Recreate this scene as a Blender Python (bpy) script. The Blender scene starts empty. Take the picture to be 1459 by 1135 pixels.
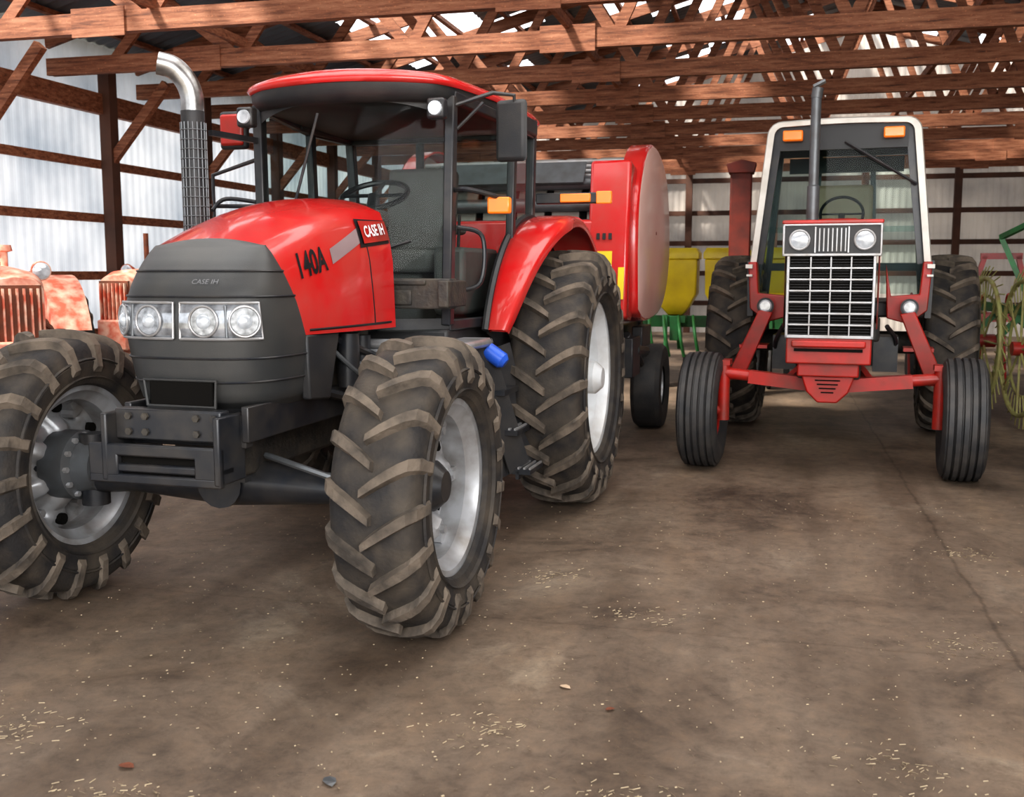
import bpy, bmesh, math, random
from math import sin, cos, pi, radians
from mathutils import Vector, Matrix
from mathutils.bvhtree import BVHTree
random.seed(7)
scene = bpy.context.scene
try:
    scene.view_settings.view_transform = 'Standard'
    scene.view_settings.look = 'Medium High Contrast'
except Exception as e:
    print(e)

# ------------------------------------------------------------ materials
def pm(name, col, rough=0.5, metal=0.0, coat=0.0, dirt=None, dirt_amt=0.4, scale=6.0, bump=0.0, bscale=60.0, emit=0.0, spec=0.5):
    m = bpy.data.materials.new(name); m.use_nodes = True
    nt = m.node_tree; b = nt.nodes['Principled BSDF']
    tc = nt.nodes.new('ShaderNodeTexCoord')
    n = nt.nodes.new('ShaderNodeTexNoise'); n.inputs['Scale'].default_value = scale; n.inputs['Detail'].default_value = 6
    nt.links.new(tc.outputs['Object'], n.inputs['Vector'])
    r = nt.nodes.new('ShaderNodeValToRGB')
    d = dirt if dirt else tuple(c*0.75 for c in col)
    r.color_ramp.elements[0].position = 0.38; r.color_ramp.elements[1].position = 0.68
    r.color_ramp.elements[0].color = (*col, 1)
    mixc = tuple(col[i]*(1-dirt_amt)+d[i]*dirt_amt for i in range(3))
    r.color_ramp.elements[1].color = (*mixc, 1)
    nt.links.new(n.outputs['Fac'], r.inputs['Fac'])
    nt.links.new(r.outputs['Color'], b.inputs['Base Color'])
    b.inputs['Roughness'].default_value = rough
    b.inputs['Metallic'].default_value = metal
    b.inputs['Coat Weight'].default_value = coat
    b.inputs['Coat Roughness'].default_value = 0.08
    b.inputs['Specular IOR Level'].default_value = spec
    if emit > 0:
        b.inputs['Emission Color'].default_value = (*col, 1); b.inputs['Emission Strength'].default_value = emit
    if bump > 0:
        n2 = nt.nodes.new('ShaderNodeTexNoise'); n2.inputs['Scale'].default_value = bscale; n2.inputs['Detail'].default_value = 5
        nt.links.new(tc.outputs['Object'], n2.inputs['Vector'])
        bp = nt.nodes.new('ShaderNodeBump'); bp.inputs['Strength'].default_value = bump; bp.inputs['Distance'].default_value = 0.01
        nt.links.new(n2.outputs['Fac'], bp.inputs['Height']); nt.links.new(bp.outputs['Normal'], b.inputs['Normal'])
    return m

RED = pm('red_paint', (0.58, 0.014, 0.015), 0.26, 0, 0.7, (0.46, 0.09, 0.07), 0.45, 4)
RED2 = pm('red_paint_worn', (0.46, 0.018, 0.012), 0.42, 0, 0.2, (0.17, 0.035, 0.022), 0.8, 5)
REDO = pm('red_paint_blown_out', (0.60, 0.12, 0.065), 0.6, 0, 0, (0.80, 0.60, 0.46), 0.85, 8)  # cream mottling paints overexposed light into the red
PINK = pm('panel_glare', (0.80, 0.54, 0.48), 0.4, 0, 0.4, (0.70, 0.38, 0.32), 0.5, 2)  # pale pink paints a bright reflection onto the red baler side
BLK = pm('black_plastic', (0.026, 0.027, 0.030), 0.5, 0, 0, (0.08, 0.07, 0.06), 0.4, 5, 0.15, 200)
NOSE = pm('grey_plastic', (0.046, 0.047, 0.048), 0.42, 0, 0, (0.09, 0.083, 0.072), 0.4, 4, 0.1, 250)
BLK2 = pm('black_steel', (0.018, 0.020, 0.025), 0.38, 0, 0.1, (0.07, 0.06, 0.05), 0.5, 8)
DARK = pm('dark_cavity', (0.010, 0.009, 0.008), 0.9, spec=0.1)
ENG = pm('engine_grime', (0.045, 0.042, 0.040), 0.6, 0.2, 0, (0.12, 0.10, 0.075), 0.6, 12, 0.5, 40)
RUB = pm('tire_rubber', (0.022, 0.020, 0.020), 0.75, 0, 0, (0.095, 0.075, 0.055), 0.7, 7, 0.3, 80)
LUG = pm('tire_lug_dusty_lit', (0.165, 0.132, 0.102), 0.9, 0, 0, (0.040, 0.034, 0.029), 0.9, 9, 0.5, 50)  # tan mixes dust with painted light caught on the lugs
RUB2 = pm('ribbed_rubber', (0.033, 0.033, 0.035), 0.6, 0, 0, (0.09, 0.08, 0.07), 0.5, 7, 0.2, 60)
SIL = pm('silver_rim', (0.46, 0.47, 0.49), 0.36, 0.35, 0, (0.17, 0.145, 0.12), 0.8, 6)
WHI = pm('white_rim', (0.76, 0.78, 0.80), 0.4, 0.1, 0, (0.38, 0.34, 0.29), 0.6, 5)
CHR = pm('chrome', (0.75, 0.76, 0.78), 0.15, 0.9, 0, (0.5, 0.5, 0.5), 0.3, 8)
STEEL = pm('weathered_exhaust_steel', (0.50, 0.50, 0.50), 0.28, 0.85, 0, (0.10, 0.09, 0.08), 0.9, 9)
DULL = pm('dull_silver_paint', (0.45, 0.45, 0.46), 0.4, 0.5, 0, (0.28, 0.25, 0.22), 0.6, 10)
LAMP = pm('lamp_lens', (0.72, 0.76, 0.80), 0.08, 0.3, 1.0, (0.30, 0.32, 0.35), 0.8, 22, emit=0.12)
LAMPR = pm('headlight_reflector', (0.50, 0.52, 0.55), 0.2, 0.4, 0.6, (0.16, 0.17, 0.18), 0.9, 40)
LAMPH = pm('headlight_housing', (0.44, 0.46, 0.49), 0.10, 0.4, 1.0, (0.12, 0.125, 0.135), 0.9, 22)
ORG = pm('amber_lens', (0.95, 0.22, 0.015), 0.25, 0, 0.5, emit=0.30)
YEL = pm('yellow_plastic', (0.86, 0.66, 0.02), 0.4, 0, 0.1, (0.6, 0.42, 0.04), 0.5, 4)
GRN = pm('green_paint', (0.03, 0.22, 0.06), 0.45, 0, 0.1, (0.05, 0.09, 0.04), 0.6, 6)
WHT = pm('white_paint', (0.78, 0.76, 0.70), 0.4, 0, 0.2, (0.5, 0.47, 0.4), 0.5, 5)
DECW = pm('decal_white', (0.85, 0.86, 0.88), 0.4)
DECS = pm('decal_silver', (0.40, 0.30, 0.31), 0.35, 0.3)
DECG = pm('decal_grey', (0.20, 0.20, 0.21), 0.35, 0.3)
DECK = pm('decal_black', (0.012, 0.012, 0.014), 0.4)
BLUE = pm('blue_plastic', (0.03, 0.12, 0.60), 0.35)
SEAT = pm('seat_vinyl', (0.16, 0.155, 0.15), 0.6, 0, 0, (0.10, 0.09, 0.08), 0.5, 8)
CONS = pm('interior_grey_plastic', (0.09, 0.09, 0.088), 0.5, 0, 0, (0.14, 0.13, 0.12), 0.5, 8)
BELT = pm('baler_belt_rubber', (0.30, 0.28, 0.25), 0.7, 0, 0, (0.16, 0.14, 0.12), 0.8, 5)
TAN = pm('tan_vinyl', (0.62, 0.46, 0.32), 0.6, 0, 0, (0.45, 0.3, 0.2), 0.5, 6)
RUST = pm('rusty_steel', (0.22, 0.07, 0.035), 0.75, 0.2, 0, (0.09, 0.05, 0.035), 0.7, 10, 0.3, 60)
REDB = pm('oxide_red_steel', (0.20, 0.032, 0.020), 0.6, 0.1, 0, (0.08, 0.025, 0.02), 0.7, 6)
GREYP = pm('exhaust_grey', (0.16, 0.17, 0.18), 0.4, 0.5, 0, (0.08, 0.07, 0.06), 0.4, 10)
RAKEY = pm('rake_wheel_paint', (0.42, 0.42, 0.16), 0.55, 0, 0, (0.3, 0.2, 0.1), 0.7, 10)
STRAW = pm('straw_chaff', (0.44, 0.35, 0.23), 0.85, 0, 0, (0.20, 0.15, 0.1), 0.6, 20)

def glass(name, tint, gl=0.03):
    m = bpy.data.materials.new(name); m.use_nodes = True
    nt = m.node_tree; nt.nodes.clear()
    o = nt.nodes.new('ShaderNodeOutputMaterial')
    t = nt.nodes.new('ShaderNodeBsdfTransparent')
    nn = nt.nodes.new('ShaderNodeTexNoise'); nn.inputs['Scale'].default_value = 3
    r = nt.nodes.new('ShaderNodeValToRGB'); r.color_ramp.elements[0].color = (*tint, 1); r.color_ramp.elements[1].color = (*[c*.92 for c in tint], 1)
    nt.links.new(nn.outputs['Fac'], r.inputs['Fac']); nt.links.new(r.outputs['Color'], t.inputs[0])
    g = nt.nodes.new('ShaderNodeBsdfGlossy'); g.inputs['Roughness'].default_value = 0.0
    f = nt.nodes.new('ShaderNodeLayerWeight'); f.inputs[0].default_value = 0.5
    pw = nt.nodes.new('ShaderNodeMath'); pw.operation = 'POWER'; pw.inputs[1].default_value = 5.0
    ad = nt.nodes.new('ShaderNodeMath'); ad.operation = 'MULTIPLY_ADD'; ad.inputs[1].default_value = 0.4; ad.inputs[2].default_value = gl
    mx = nt.nodes.new('ShaderNodeMixShader')
    nt.links.new(f.outputs['Facing'], pw.inputs[0]); nt.links.new(pw.outputs[0], ad.inputs[0])
    nt.links.new(ad.outputs[0], mx.inputs[0]); nt.links.new(t.outputs[0], mx.inputs[1]); nt.links.new(g.outputs[0], mx.inputs[2])
    nt.links.new(mx.outputs[0], o.inputs[0])
    return m
GLS = glass('cab_glass', (0.82, 0.88, 0.86), .006)
GLSD = glass('cab_glass_tinted', (0.62, 0.76, 0.74), .006)

# ------------------------------------------------------------ geometry helpers
def mk(name, vf, mat, parent=None, smooth=True, bevel=0.0, rotz=0.0, loc=(0, 0, 0), ang=35, recalc=True):
    verts, faces = vf
    me = bpy.data.meshes.new(name)
    me.from_pydata([tuple(v) for v in verts], [], [tuple(f) for f in faces])
    if recalc:
        bm = bmesh.new(); bm.from_mesh(me); bmesh.ops.recalc_face_normals(bm, faces=bm.faces); bm.to_mesh(me); bm.free()
    me.materials.append(mat)
    if smooth:
        me.polygons.foreach_set('use_smooth', [True]*len(me.polygons))
        me.set_sharp_from_angle(angle=radians(ang))
    me.update()
    ob = bpy.data.objects.new(name, me); scene.collection.objects.link(ob)
    ob.location = loc; ob.rotation_euler = (0, 0, rotz)
    if parent: ob.parent = parent
    if bevel > 0:
        md = ob.modifiers.new('bevel', 'BEVEL'); md.width = bevel; md.segments = 2; md.limit_method = 'ANGLE'; md.angle_limit = radians(40)
    return ob

def comb(*vfs):
    V = []; F = []
    for v, f in vfs:
        o = len(V); V += list(v); F += [tuple(i+o for i in q) for q in f]
    return V, F

def box(c, s, rot=None):
    hx, hy, hz = s[0]/2, s[1]/2, s[2]/2
    vs = [Vector((x, y, z)) for x in (-hx, hx) for y in (-hy, hy) for z in (-hz, hz)]
    if rot:
        R = Matrix.Rotation(rot[2], 3, 'Z') @ Matrix.Rotation(rot[1], 3, 'Y') @ Matrix.Rotation(rot[0], 3, 'X')
        vs = [R @ v for v in vs]
    c = Vector(c); vs = [v+c for v in vs]
    return vs, [(0, 1, 3, 2), (4, 6, 7, 5), (0, 4, 5, 1), (2, 3, 7, 6), (0, 2, 6, 4), (1, 5, 7, 3)]

def beam(p0, p1, w, h, up=(0, 0, 1)):
    p0 = Vector(p0); p1 = Vector(p1); d = (p1-p0).normalized(); up = Vector(up)
    if abs(d.dot(up)) > 0.98: up = Vector((0, 1, 0))
    s = d.cross(up).normalized(); u = s.cross(d).normalized()
    vs = []
    for p in (p0, p1):
        for a, b in ((-1, -1), (1, -1), (1, 1), (-1, 1)):
            vs.append(p + s*a*w/2 + u*b*h/2)
    return vs, [(0, 1, 2, 3), (7, 6, 5, 4), (0, 4, 5, 1), (1, 5, 6, 2), (2, 6, 7, 3), (3, 7, 4, 0)]

def tube(pts, r, seg=12, cap=True):
    pts = [Vector(p) for p in pts]; n = len(pts)
    rs = r if isinstance(r, (list, tuple)) else [r]*n
    vs = []; fs = []
    prev = None
    for i, p in enumerate(pts):
        if i == 0: d = pts[1]-pts[0]
        elif i == n-1: d = pts[-1]-pts[-2]
        else: d = (pts[i+1]-pts[i]).normalized()+(pts[i]-pts[i-1]).normalized()
        d.normalize()
        if prev is None:
            a = Vector((0, 0, 1)) if abs(d.z) < 0.9 else Vector((1, 0, 0))
            s = d.cross(a).normalized()
        else:
            s = (prev - d*prev.dot(d)).normalized()
        prev = s; u = d.cross(s)
        for k in range(seg):
            a = 2*pi*k/seg
            vs.append(p + s*cos(a)*rs[i] + u*sin(a)*rs[i])
    for i in range(n-1):
        for k in range(seg):
            k2 = (k+1) % seg
            fs.append((i*seg+k, i*seg+k2, (i+1)*seg+k2, (i+1)*seg+k))
    if cap:
        fs.append(tuple(range(seg))); fs.append(tuple((n-1)*seg+k for k in range(seg)))
    return vs, fs

def arc(pts, n=6):
    P = [Vector(p) for p in pts]; out = []
    for i in range(len(P)-1):
        a = P[max(i-1, 0)]; b = P[i]; c = P[i+1]; d = P[min(i+2, len(P)-1)]
        for k in range(n):
            t = k/n
            out.append(0.5*((2*b)+(c-a)*t+(2*a-5*b+4*c-d)*t*t+(3*b-a-3*c+d)*t**3))
    out.append(P[-1]); return out

def revolve(prof, c, seg=48, fn=None, a0=0, a1=2*pi, sgn=1):
    full = abs((a1-a0)-2*pi) < 1e-6
    na = seg if full else seg+1
    vs = []; fs = []; m = len(prof)
    for k in range(na):
        a = a0+(a1-a0)*k/seg
        for (x, r) in prof:
            if fn: x, r = fn(x, r, a)
            vs.append(Vector((c[0]+x*sgn, c[1]-r*cos(a), c[2]+r*sin(a))))
    for k in range(seg):
        k2 = (k+1) % na
        for j in range(m-1):
            fs.append((k*m+j, k*m+j+1, k2*m+j+1, k2*m+j))
    return vs, fs

def loft(secs, closed=False, cap=False):
    m = len(secs[0]); vs = [Vector(p) for s in secs for p in s]; fs = []
    for i in range(len(secs)-1):
        for j in range(m if closed else m-1):
            j2 = (j+1) % m
            fs.append((i*m+j, i*m+j2, (i+1)*m+j2, (i+1)*m+j))
    if cap:
        fs.append(tuple(range(m))); fs.append(tuple((len(secs)-1)*m+j for j in range(m)))
    return vs, fs

def prism(pts, axis, a, b):
    def mp(p, t):
        if axis == 'x': return Vector((t, p[0], p[1]))
        if axis == 'y': return Vector((p[0], t, p[1]))
        return Vector((p[0], p[1], t))
    return loft([[mp(p, a) for p in pts], [mp(p, b) for p in pts]], True, True)

def empty(name, loc, rz):
    e = bpy.data.objects.new(name, None); scene.collection.objects.link(e)
    e.location = loc; e.rotation_euler = (0, 0, rz); e.empty_display_size = 0.3
    return e

def textvf(body, size, ext=0.0, bold=0.0):
    cu = bpy.data.curves.new('txt', 'FONT'); cu.body = body; cu.size = size; cu.extrude = ext; cu.resolution_u = 3; cu.offset = bold
    ob = bpy.data.objects.new('txt', cu); scene.collection.objects.link(ob)
    dg = bpy.context.evaluated_depsgraph_get()
    me = bpy.data.meshes.new_from_object(ob.evaluated_get(dg))
    vs = [v.co.copy() for v in me.vertices]; fs = [tuple(p.vertices) for p in me.polygons]
    bpy.data.objects.remove(ob); bpy.data.meshes.remove(me)
    return vs, fs

# ------------------------------------------------------------ wheels
def lerp(a, b, t): return a+(b-a)*t

def ag_tire(par, tag, c, R, hw, rim_r, nl, lh=0.04, lw=0.055):
    Rb = R-lh; H = Rb-rim_r
    half = [(0.0, Rb), (0.4, Rb-0.004), (0.7, Rb-0.012), (0.86, Rb-0.03), (0.95, Rb-0.065), (1.0, Rb-0.14*H/0.3), (1.02, rim_r+0.52*H), (0.97, rim_r+0.25*H), (0.86, rim_r+0.08*H), (0.74, rim_r+0.01)]
    prof = [(-x*hw, r) for x, r in reversed(half)] + [(x*hw, r) for x, r in half[1:]]
    mk('tire_'+tag, revolve(prof, c, 72), RUB, par)
    mk('sidewall_rings_'+tag, comb(*[revolve([(s*hw*1.0, rim_r+.60*H+.0), (s*(hw*1.02+.006), rim_r+.575*H), (s*hw*1.02, rim_r+.55*H)], c, 72) for s in (-1, 1)], *[revolve([(s*hw*.95, rim_r+.24*H), (s*(hw*.98+.006), rim_r+.215*H), (s*hw*.93, rim_r+.18*H)], c, 72) for s in (-1, 1)]), RUB, par)
    def rat(t):
        for i in range(len(half)-1):
            if half[i][0] <= t <= half[i+1][0]:
                return lerp(half[i][1], half[i+1][1], (t-half[i][0])/(half[i+1][0]-half[i][0]))
        return half[6][1]
    vs = []; fs = []
    sp = 2*pi/nl
    fr = [-0.10, 0.15, 0.4, 0.65, 0.84, 0.95, 1.01]
    for side in (-1, 1):
        for k in range(nl):
            p0 = k*sp + (sp/2 if side > 0 else 0)
            secs = []
            for i, f in enumerate(fr):
                t = abs(f); rb = rat(min(t, 1.0))
                if f > 1: rb = half[5][1]-0.04
                ph = p0 + (0.66*hw/R)*(max(f, 0)**0.9 if f > 0 else f) 
                x = side*f*hw
                hh = lh*(1 if f < 0.9 else (0.8 if f < 1 else 0.35))
                xo = side*(0.0 if f < 0.9 else (0.010 if f < 1 else 0.016))
                wb = lw*(1.0+0.35*max(f, 0))/2/R; wt = wb*0.62
                if i == 0: wb *= 0.8; wt *= 0.8
                def pt(r, a, xx): return Vector((c[0]+xx, c[1]-r*cos(a), c[2]+r*sin(a)))
                secs.append([pt(rb-0.012, ph-wb, x), pt(rb+hh, ph-wt, x+xo), pt(rb+hh, ph+wt, x+xo), pt(rb-0.012, ph+wb, x)])
            v, fa = loft(secs, True, True)
            o = len(vs); vs += v; fs += [tuple(q+o for q in g) for g in fa]
    mk('tread_lugs_'+tag, (vs, fs), LUG, par, smooth=False)

def rim(par, tag, c, side, rim_r, hw, off, mat, lobes=0, hubr=0.12, hubl=0.14, hubmat=None, amp=.035):
    pr = [(-.76*hw, rim_r+.025), (-.72*hw, rim_r+.02), (-.70*hw, rim_r-.015), (-.58*hw, rim_r-.025), (-.42*hw, rim_r-.06), (.42*hw, rim_r-.06), (.58*hw, rim_r-.025), (.70*hw, rim_r-.015), (.72*hw, rim_r+.02), (.76*hw, rim_r+.025)]
    mk('rim_'+tag, revolve(pr, c, 64), mat, par, ang=30)
    rr = rim_r-.06
    dp = [(off, rr), (off+.015, rr-.02), (off+.03, rr*.86), (off+.03, rr*.74), (off-.02, rr*.60), (off-.03, rr*.5), (off-.03, rr*.28), (off-.03, 0.0)]
    def fn(x, r, a):
        if lobes and .45*rr < r < .92*rr: x += amp*math.tanh(2.2*cos(lobes*a))
        return x, r
    mk('disc_'+tag, revolve(dp, c, 96, fn, sgn=side), mat, par, ang=40)
    hs_ = comb(revolve([(off-.03, hubr), (off+hubl-.05, hubr), (off+hubl-.03, hubr*.85), (off+hubl, hubr*.6), (off+hubl, 0)], c, 24, sgn=side),
              *[tube([(c[0]+side*(off-.04), c[1]-hubr*1.35*cos(a), c[2]+hubr*1.35*sin(a)), (c[0]+side*(off+.02), c[1]-hubr*1.35*cos(a), c[2]+hubr*1.35*sin(a))], .014, 6) for a in [2*pi*k/8 for k in range(8)]])
    mk('hub_'+tag, hs_, hubmat or mat, par)
    if lobes:
        bl = []; dk = []
        for k in range(lobes):
            a = 2*pi*k/lobes
            bl.append(tube([(c[0]+side*(off-.01), c[1]-rr*.82*cos(a), c[2]+rr*.82*sin(a)), (c[0]+side*(off+amp+.05), c[1]-rr*.82*cos(a), c[2]+rr*.82*sin(a))], .02, 6))
            bl.append(box((c[0]+side*(off+.03), c[1]-rr*.95*cos(a), c[2]+rr*.95*sin(a)), (.07, .08, .06), (a, 0, 0)))
            a2 = a+pi/lobes
            dk.append(tube([(c[0]+side*(off-.02), c[1]-rr*.88*cos(a2), c[2]+rr*.88*sin(a2)), (c[0]+side*(off+.012), c[1]-rr*.88*cos(a2), c[2]+rr*.88*sin(a2))], .028, 10))
        mk('rim_bolts_'+tag, comb(*bl), mat, par)
        mk('rim_holes_'+tag, comb(*dk), DARK, par)

# =====================================================================
# MODERN TRACTOR (left)
# =====================================================================
A1 = radians(-16.2)
T = empty('utility_tractor', (-1.27, 4.65, 0), A1)
FR, FW = 0.645, 0.190
RR, RW = 0.85, 0.235
for s, tg in ((1, 'front_l'), (-1, 'front_r')):
    c = (s*0.93, 0, FR)
    ag_tire(T, tg, c, FR, FW, 0.370, 19, .038, .060)
    rim(T, tg, c, s, 0.370, FW, -0.03 if s > 0 else 0.02, SIL, 6, 0.11, 0.13, BLK2, amp=.028)
for s, tg in ((1, 'rear_l'), (-1, 'rear_r')):
    c = (s*0.95, 2.71, RR)
    ag_tire(T, tg, c, RR, RW, 0.50, 22, .042, .066)
    rim(T, tg, c, s, 0.50, RW, -.02, WHI, 8, 0.11, 0.24, amp=.02)

# nose
LV = [(.98, -.27, .30, .12), (1.02, -.335, .335, .11), (1.12, -.365, .352, .09), (1.20, -.375, .362, .06), (1.28, -.382, .368, .03), (1.36, -.385, .366, -.005), (1.43, -.375, .358, -.03), (1.49, -.345, .345, -.055), (1.55, -.30, .328, -.08), (1.60, -.25, .308, -.10), (1.64, -.20, .288, -.112), (1.665, -.165, .27, -.12)]
NN = 3.4
def nlev(z):
    for i in range(len(LV)-1):
        if LV[i][0] <= z <= LV[i+1][0]:
            t = (z-LV[i][0])/(LV[i+1][0]-LV[i][0])
            return [lerp(LV[i][k], LV[i+1][k], t) for k in range(4)]
def npt(z, a, off=0.0):
    _, f, w, B = nlev(z)
    ca, sa = cos(a), sin(a)
    e = 2/NN
    x = w*math.copysign(abs(ca)**e, ca); y = B-(B-f)*abs(sa)**e
    p = Vector((x, y, z))
    if off:
        p = p + Vector((ca*1.0*off, -sa*off, 0))
    return p
zs = []
for i in range(len(LV)-1):
    for k in range(3): zs.append(lerp(LV[i][0], LV[i+1][0], k/3))
zs.append(LV[-1][0])
As = [pi*(1-k/40) for k in range(41)]
secs = [[npt(z, a) for a in As] for z in zs]
CROWN = .035
last = secs[-1]
def fronttop(x): return Vector((x, -.12, 1.665+CROWN*(1-min(1, abs(x)/.27)**2)))
secs.append([p.lerp(fronttop(p.x), .5)+Vector((0, 0, .004)) for p in last])
secs.append([fronttop(p.x) for p in last])
nosevf = loft(secs)
nose = mk('nose_cowl', nosevf, NOSE, T, ang=60)
nbvh = BVHTree.FromPolygons([Vector(v) for v in nosevf[0]], nosevf[1])
for i, (z, o) in enumerate(((1.10, .003), (1.20, .003), (1.455, .004), (1.56, .003))):
    mk('nose_seam_%d' % i, tube([npt(z, a, o) for a in As], .005, 6), BLK2, T)
mk('nose_lower', loft([[npt(.98, a) for a in As], [npt(.98, a)*0.9+Vector((0, 0, .06)) for a in As]]), BLK, T)

# red hood
side = [(lv[2], lv[3], lv[0]) for lv in LV if 1.28 <= lv[0] <= 1.666]
front = [Vector((-x, y, z)) for x, y, z in side]
ntop = 10
for k in range(1, ntop):
    front.append(fronttop(lerp(-.27, .27, k/ntop)))
front += [Vector((x, y, z)) for x, y, z in reversed(side)]
m = len(side)
rear = []
rs = []
for i in range(m):
    t = i/(m-1)
    z = lerp(1.27, 1.86, t); x = .425-.02*t-(.06*max(0, t-.6)**1.5/.25)
    rs.append((x, .92, z))
rear = [Vector((-x, y, z)) for x, y, z in rs]
xw = rs[-1][0]
for k in range(1, ntop):
    x = lerp(-xw, xw, k/ntop); rear.append(Vector((x, .92, 1.86+.075*(1-abs(x/xw)**2.4))))
rear += [Vector((x, y, z)) for x, y, z in reversed(rs)]
secs = []
ns = 14
for i in range(ns+1):
    s = i/ns; sec = []
    for a, b in zip(front, rear):
        p = a.lerp(b, s)
        up = max(0, (p.z-1.3)/.5)
        p.z += .050*sin(pi*s)*up
        p.x *= 1+.05*sin(pi*s)
        sec.append(p)
    secs.append(sec)
hoodvf = loft(secs)
mk('hood', hoodvf, RED, T, ang=50)
hb = BVHTree.FromPolygons([Vector(v) for v in hoodvf[0]], hoodvf[1])
def onhood(y, z, off=.004):
    h = hb.ray_cast(Vector((2, y, z)), Vector((-1, 0, 0)))
    if h[0] is None: return Vector((.4, y, z))
    return h[0]+Vector((off, 0, off*.2))
mk('hood_rear_plate', ([Vector(p)+Vector((0, -.01, 0)) for p in rear], [tuple(range(len(rear)))]), BLK, T)
mk('hood_seam', tube([onhood(.66-.05*(z-1.3), z, .0) for z in [1.30+.05*k for k in range(10)]], .004, 5), DECK, T)
mk('hood_edge_seam', tube([onhood(y, 1.30-.0*y, .0) for y in [.06+.05*k for k in range(17)]], .006, 5), DECK, T)
# decals
tv, tf = textvf('140A', .150, bold=.004)
mk('decal_number', ([onhood(.01+v.x*.72, 1.525+v.y*1.0+.13*v.x, .005) for v in tv], tf), DECK, T, smooth=False, recalc=False)
def patch(name, quad, mat, n=8, off=.003):
    a, b, c, d = quad; vs = []; fs = []
    for i in range(n+1):
        for j in range(n+1):
            s, t = i/n, j/n
            y = lerp(lerp(a[0], b[0], s), lerp(d[0], c[0], s), t); z = lerp(lerp(a[1], b[1], s), lerp(d[1], c[1], s), t)
            vs.append(onhood(y, z, off))
    for i in range(n):
        for j in range(n): fs.append((i*(n+1)+j, (i+1)*(n+1)+j, (i+1)*(n+1)+j+1, i*(n+1)+j+1))
    mk(name, (vs, fs), mat, T, recalc=False)
patch('decal_stripe', ((.29, 1.59), (.62, 1.71), (.62, 1.78), (.29, 1.66)), DECS)
patch('decal_badge', ((.60, 1.69), (.90, 1.715), (.90, 1.81), (.60, 1.80)), RED2, off=.012)
patch('decal_badge_shadow', ((.57, 1.67), (.90, 1.70), (.90, 1.815), (.58, 1.81)), DECK, off=.005)
tv, tf = textvf('CASE IH', .095, bold=.002)
mk('decal_brand', ([onhood(.62+v.x*.68, 1.72+v.y*.8+.07*v.x, .018) for v in tv], tf), DECW, T, smooth=False, recalc=False)
tv, tf = textvf('CASE IH', .034)
def onnose(x, z):
    h = nbvh.ray_cast(Vector((x, -3, z)), Vector((0, 1, 0)))
    return (h[0] if h[0] else Vector((x, -.3, z)))+Vector((0, -.005, .002))
mk('nose_badge', ([onnose(.04+v.x, 1.505+v.y*.8) for v in tv], tf), DECG, T, smooth=False, recalc=False)

# headlights
for s, tg in ((1, 'l'), (-1, 'r')):
    aa = [radians(89.7)]+[radians(88.5-k*2.0) for k in range(27)]
    aa = aa if s > 0 else [pi-a for a in aa]
    zz = [1.285, 1.30, 1.33, 1.37, 1.41, 1.43]
    offs = [.0, .012, .014, .014, .012, .0]
    mk('headlight_lens_'+tg, loft([[npt(z, a, o) for a in aa] for z, o in zip(zz, offs)]), LAMPH, T)
    rp = [npt(1.283, a, .012) for a in aa]+[npt(1.43, a, .012) for a in reversed(aa)]
    mk('headlight_bezel_'+tg, tube(rp+[rp[0]], .006, 6), DULL, T)
    for j, adeg in enumerate((80.5, 51)):
        a = radians(adeg) if s > 0 else pi-radians(adeg)
        p = npt(1.355, a, .010); q = npt(1.355, a+.02, .010); t = (q-p).normalized()
        n = Vector((t.y, -t.x, 0)); 
        if n.y > 0: n = -n
        R = .062
        ring = [p+n*.006+t*cos(b)*R+Vector((0, 0, 1))*sin(b)*R for b in [2*pi*k/28 for k in range(29)]]
        mk('headlight_ring_%s_%d' % (tg, j), tube(ring, .005, 6), DULL, T)
        mk('headlight_reflector_%s_%d' % (tg, j), tube([p-n*.01, p+n*.006], [R-.004, R-.006], 24), LAMPR, T)
        mk('headlight_bulb_%s_%d' % (tg, j), tube([p-n*.01, p+n*.010, p+n*.018, p+n*.022], [.036, .030, .020, .004], 18), LAMP, T)
    a2 = radians(66) if s > 0 else pi-radians(66)
    mk('headlight_divider_%s' % tg, tube([npt(1.29, a2, .016), npt(1.42, a2, .016)], .006, 6), GREYP, T)
mk('grille_slot', comb(box((0.0, -.368, 1.055), (.30, .03, .11)),), DARK, T, bevel=.01)
mk('grille_slot_frame', tube([(-.16, -.378, 1.0), (.16, -.378, 1.0), (.17, -.384, 1.11), (-.17, -.384, 1.11), (-.16, -.378, 1.0)], .008, 6), NOSE, T)

# chassis & front bracket
mk('chassis_rails', comb(box((.28, .12, .93), (.035, .95, .15)), box((-.28, .12, .93), (.035, .95, .15)), box((0, -.32, .9), (.56, .06, .14)), box((0, .1, .88), (.5, .8, .06))), BLK2, T, bevel=.006)
mk('weight_bracket', comb(box((-.02, -.42, .93), (.50, .07, .13)), box((-.05, -.46, .755), (.62, .10, .035)), box((-.05, -.50, .83), (.62, .035, .05)),
    box((-.05, -.50, .71), (.62, .035, .04)), box((-.29, -.50, .77), (.14, .035, .1)), box((.20, -.50, .77), (.12, .035, .1)), box((.245, -.42, .84), (.03, .20, .28)), box((-.28, -.42, .84), (.03, .20, .28))), BLK2, T, bevel=.008)
mk('bracket_recess', box((-.05, -.478, .765), (.37, .01, .08)), DARK, T)
mk('bracket_bolts', comb(*[tube([(x, -.45, z), (x, -.468, z)], .016, 6) for x in (-.2, -.12, .12, .2) for z in (.90, .965)]), ENG, T)
mk('engine_block', comb(box((0, .55, 1.1), (.46, .95, .42)), box((0, .4, .78), (.34, 1.2, .22)), box((0, 1.5, .9), (.5, 1.4, .5)), box((0, 2.5, .88), (.7, .7, .5))), ENG, T, bevel=.02)
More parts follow.
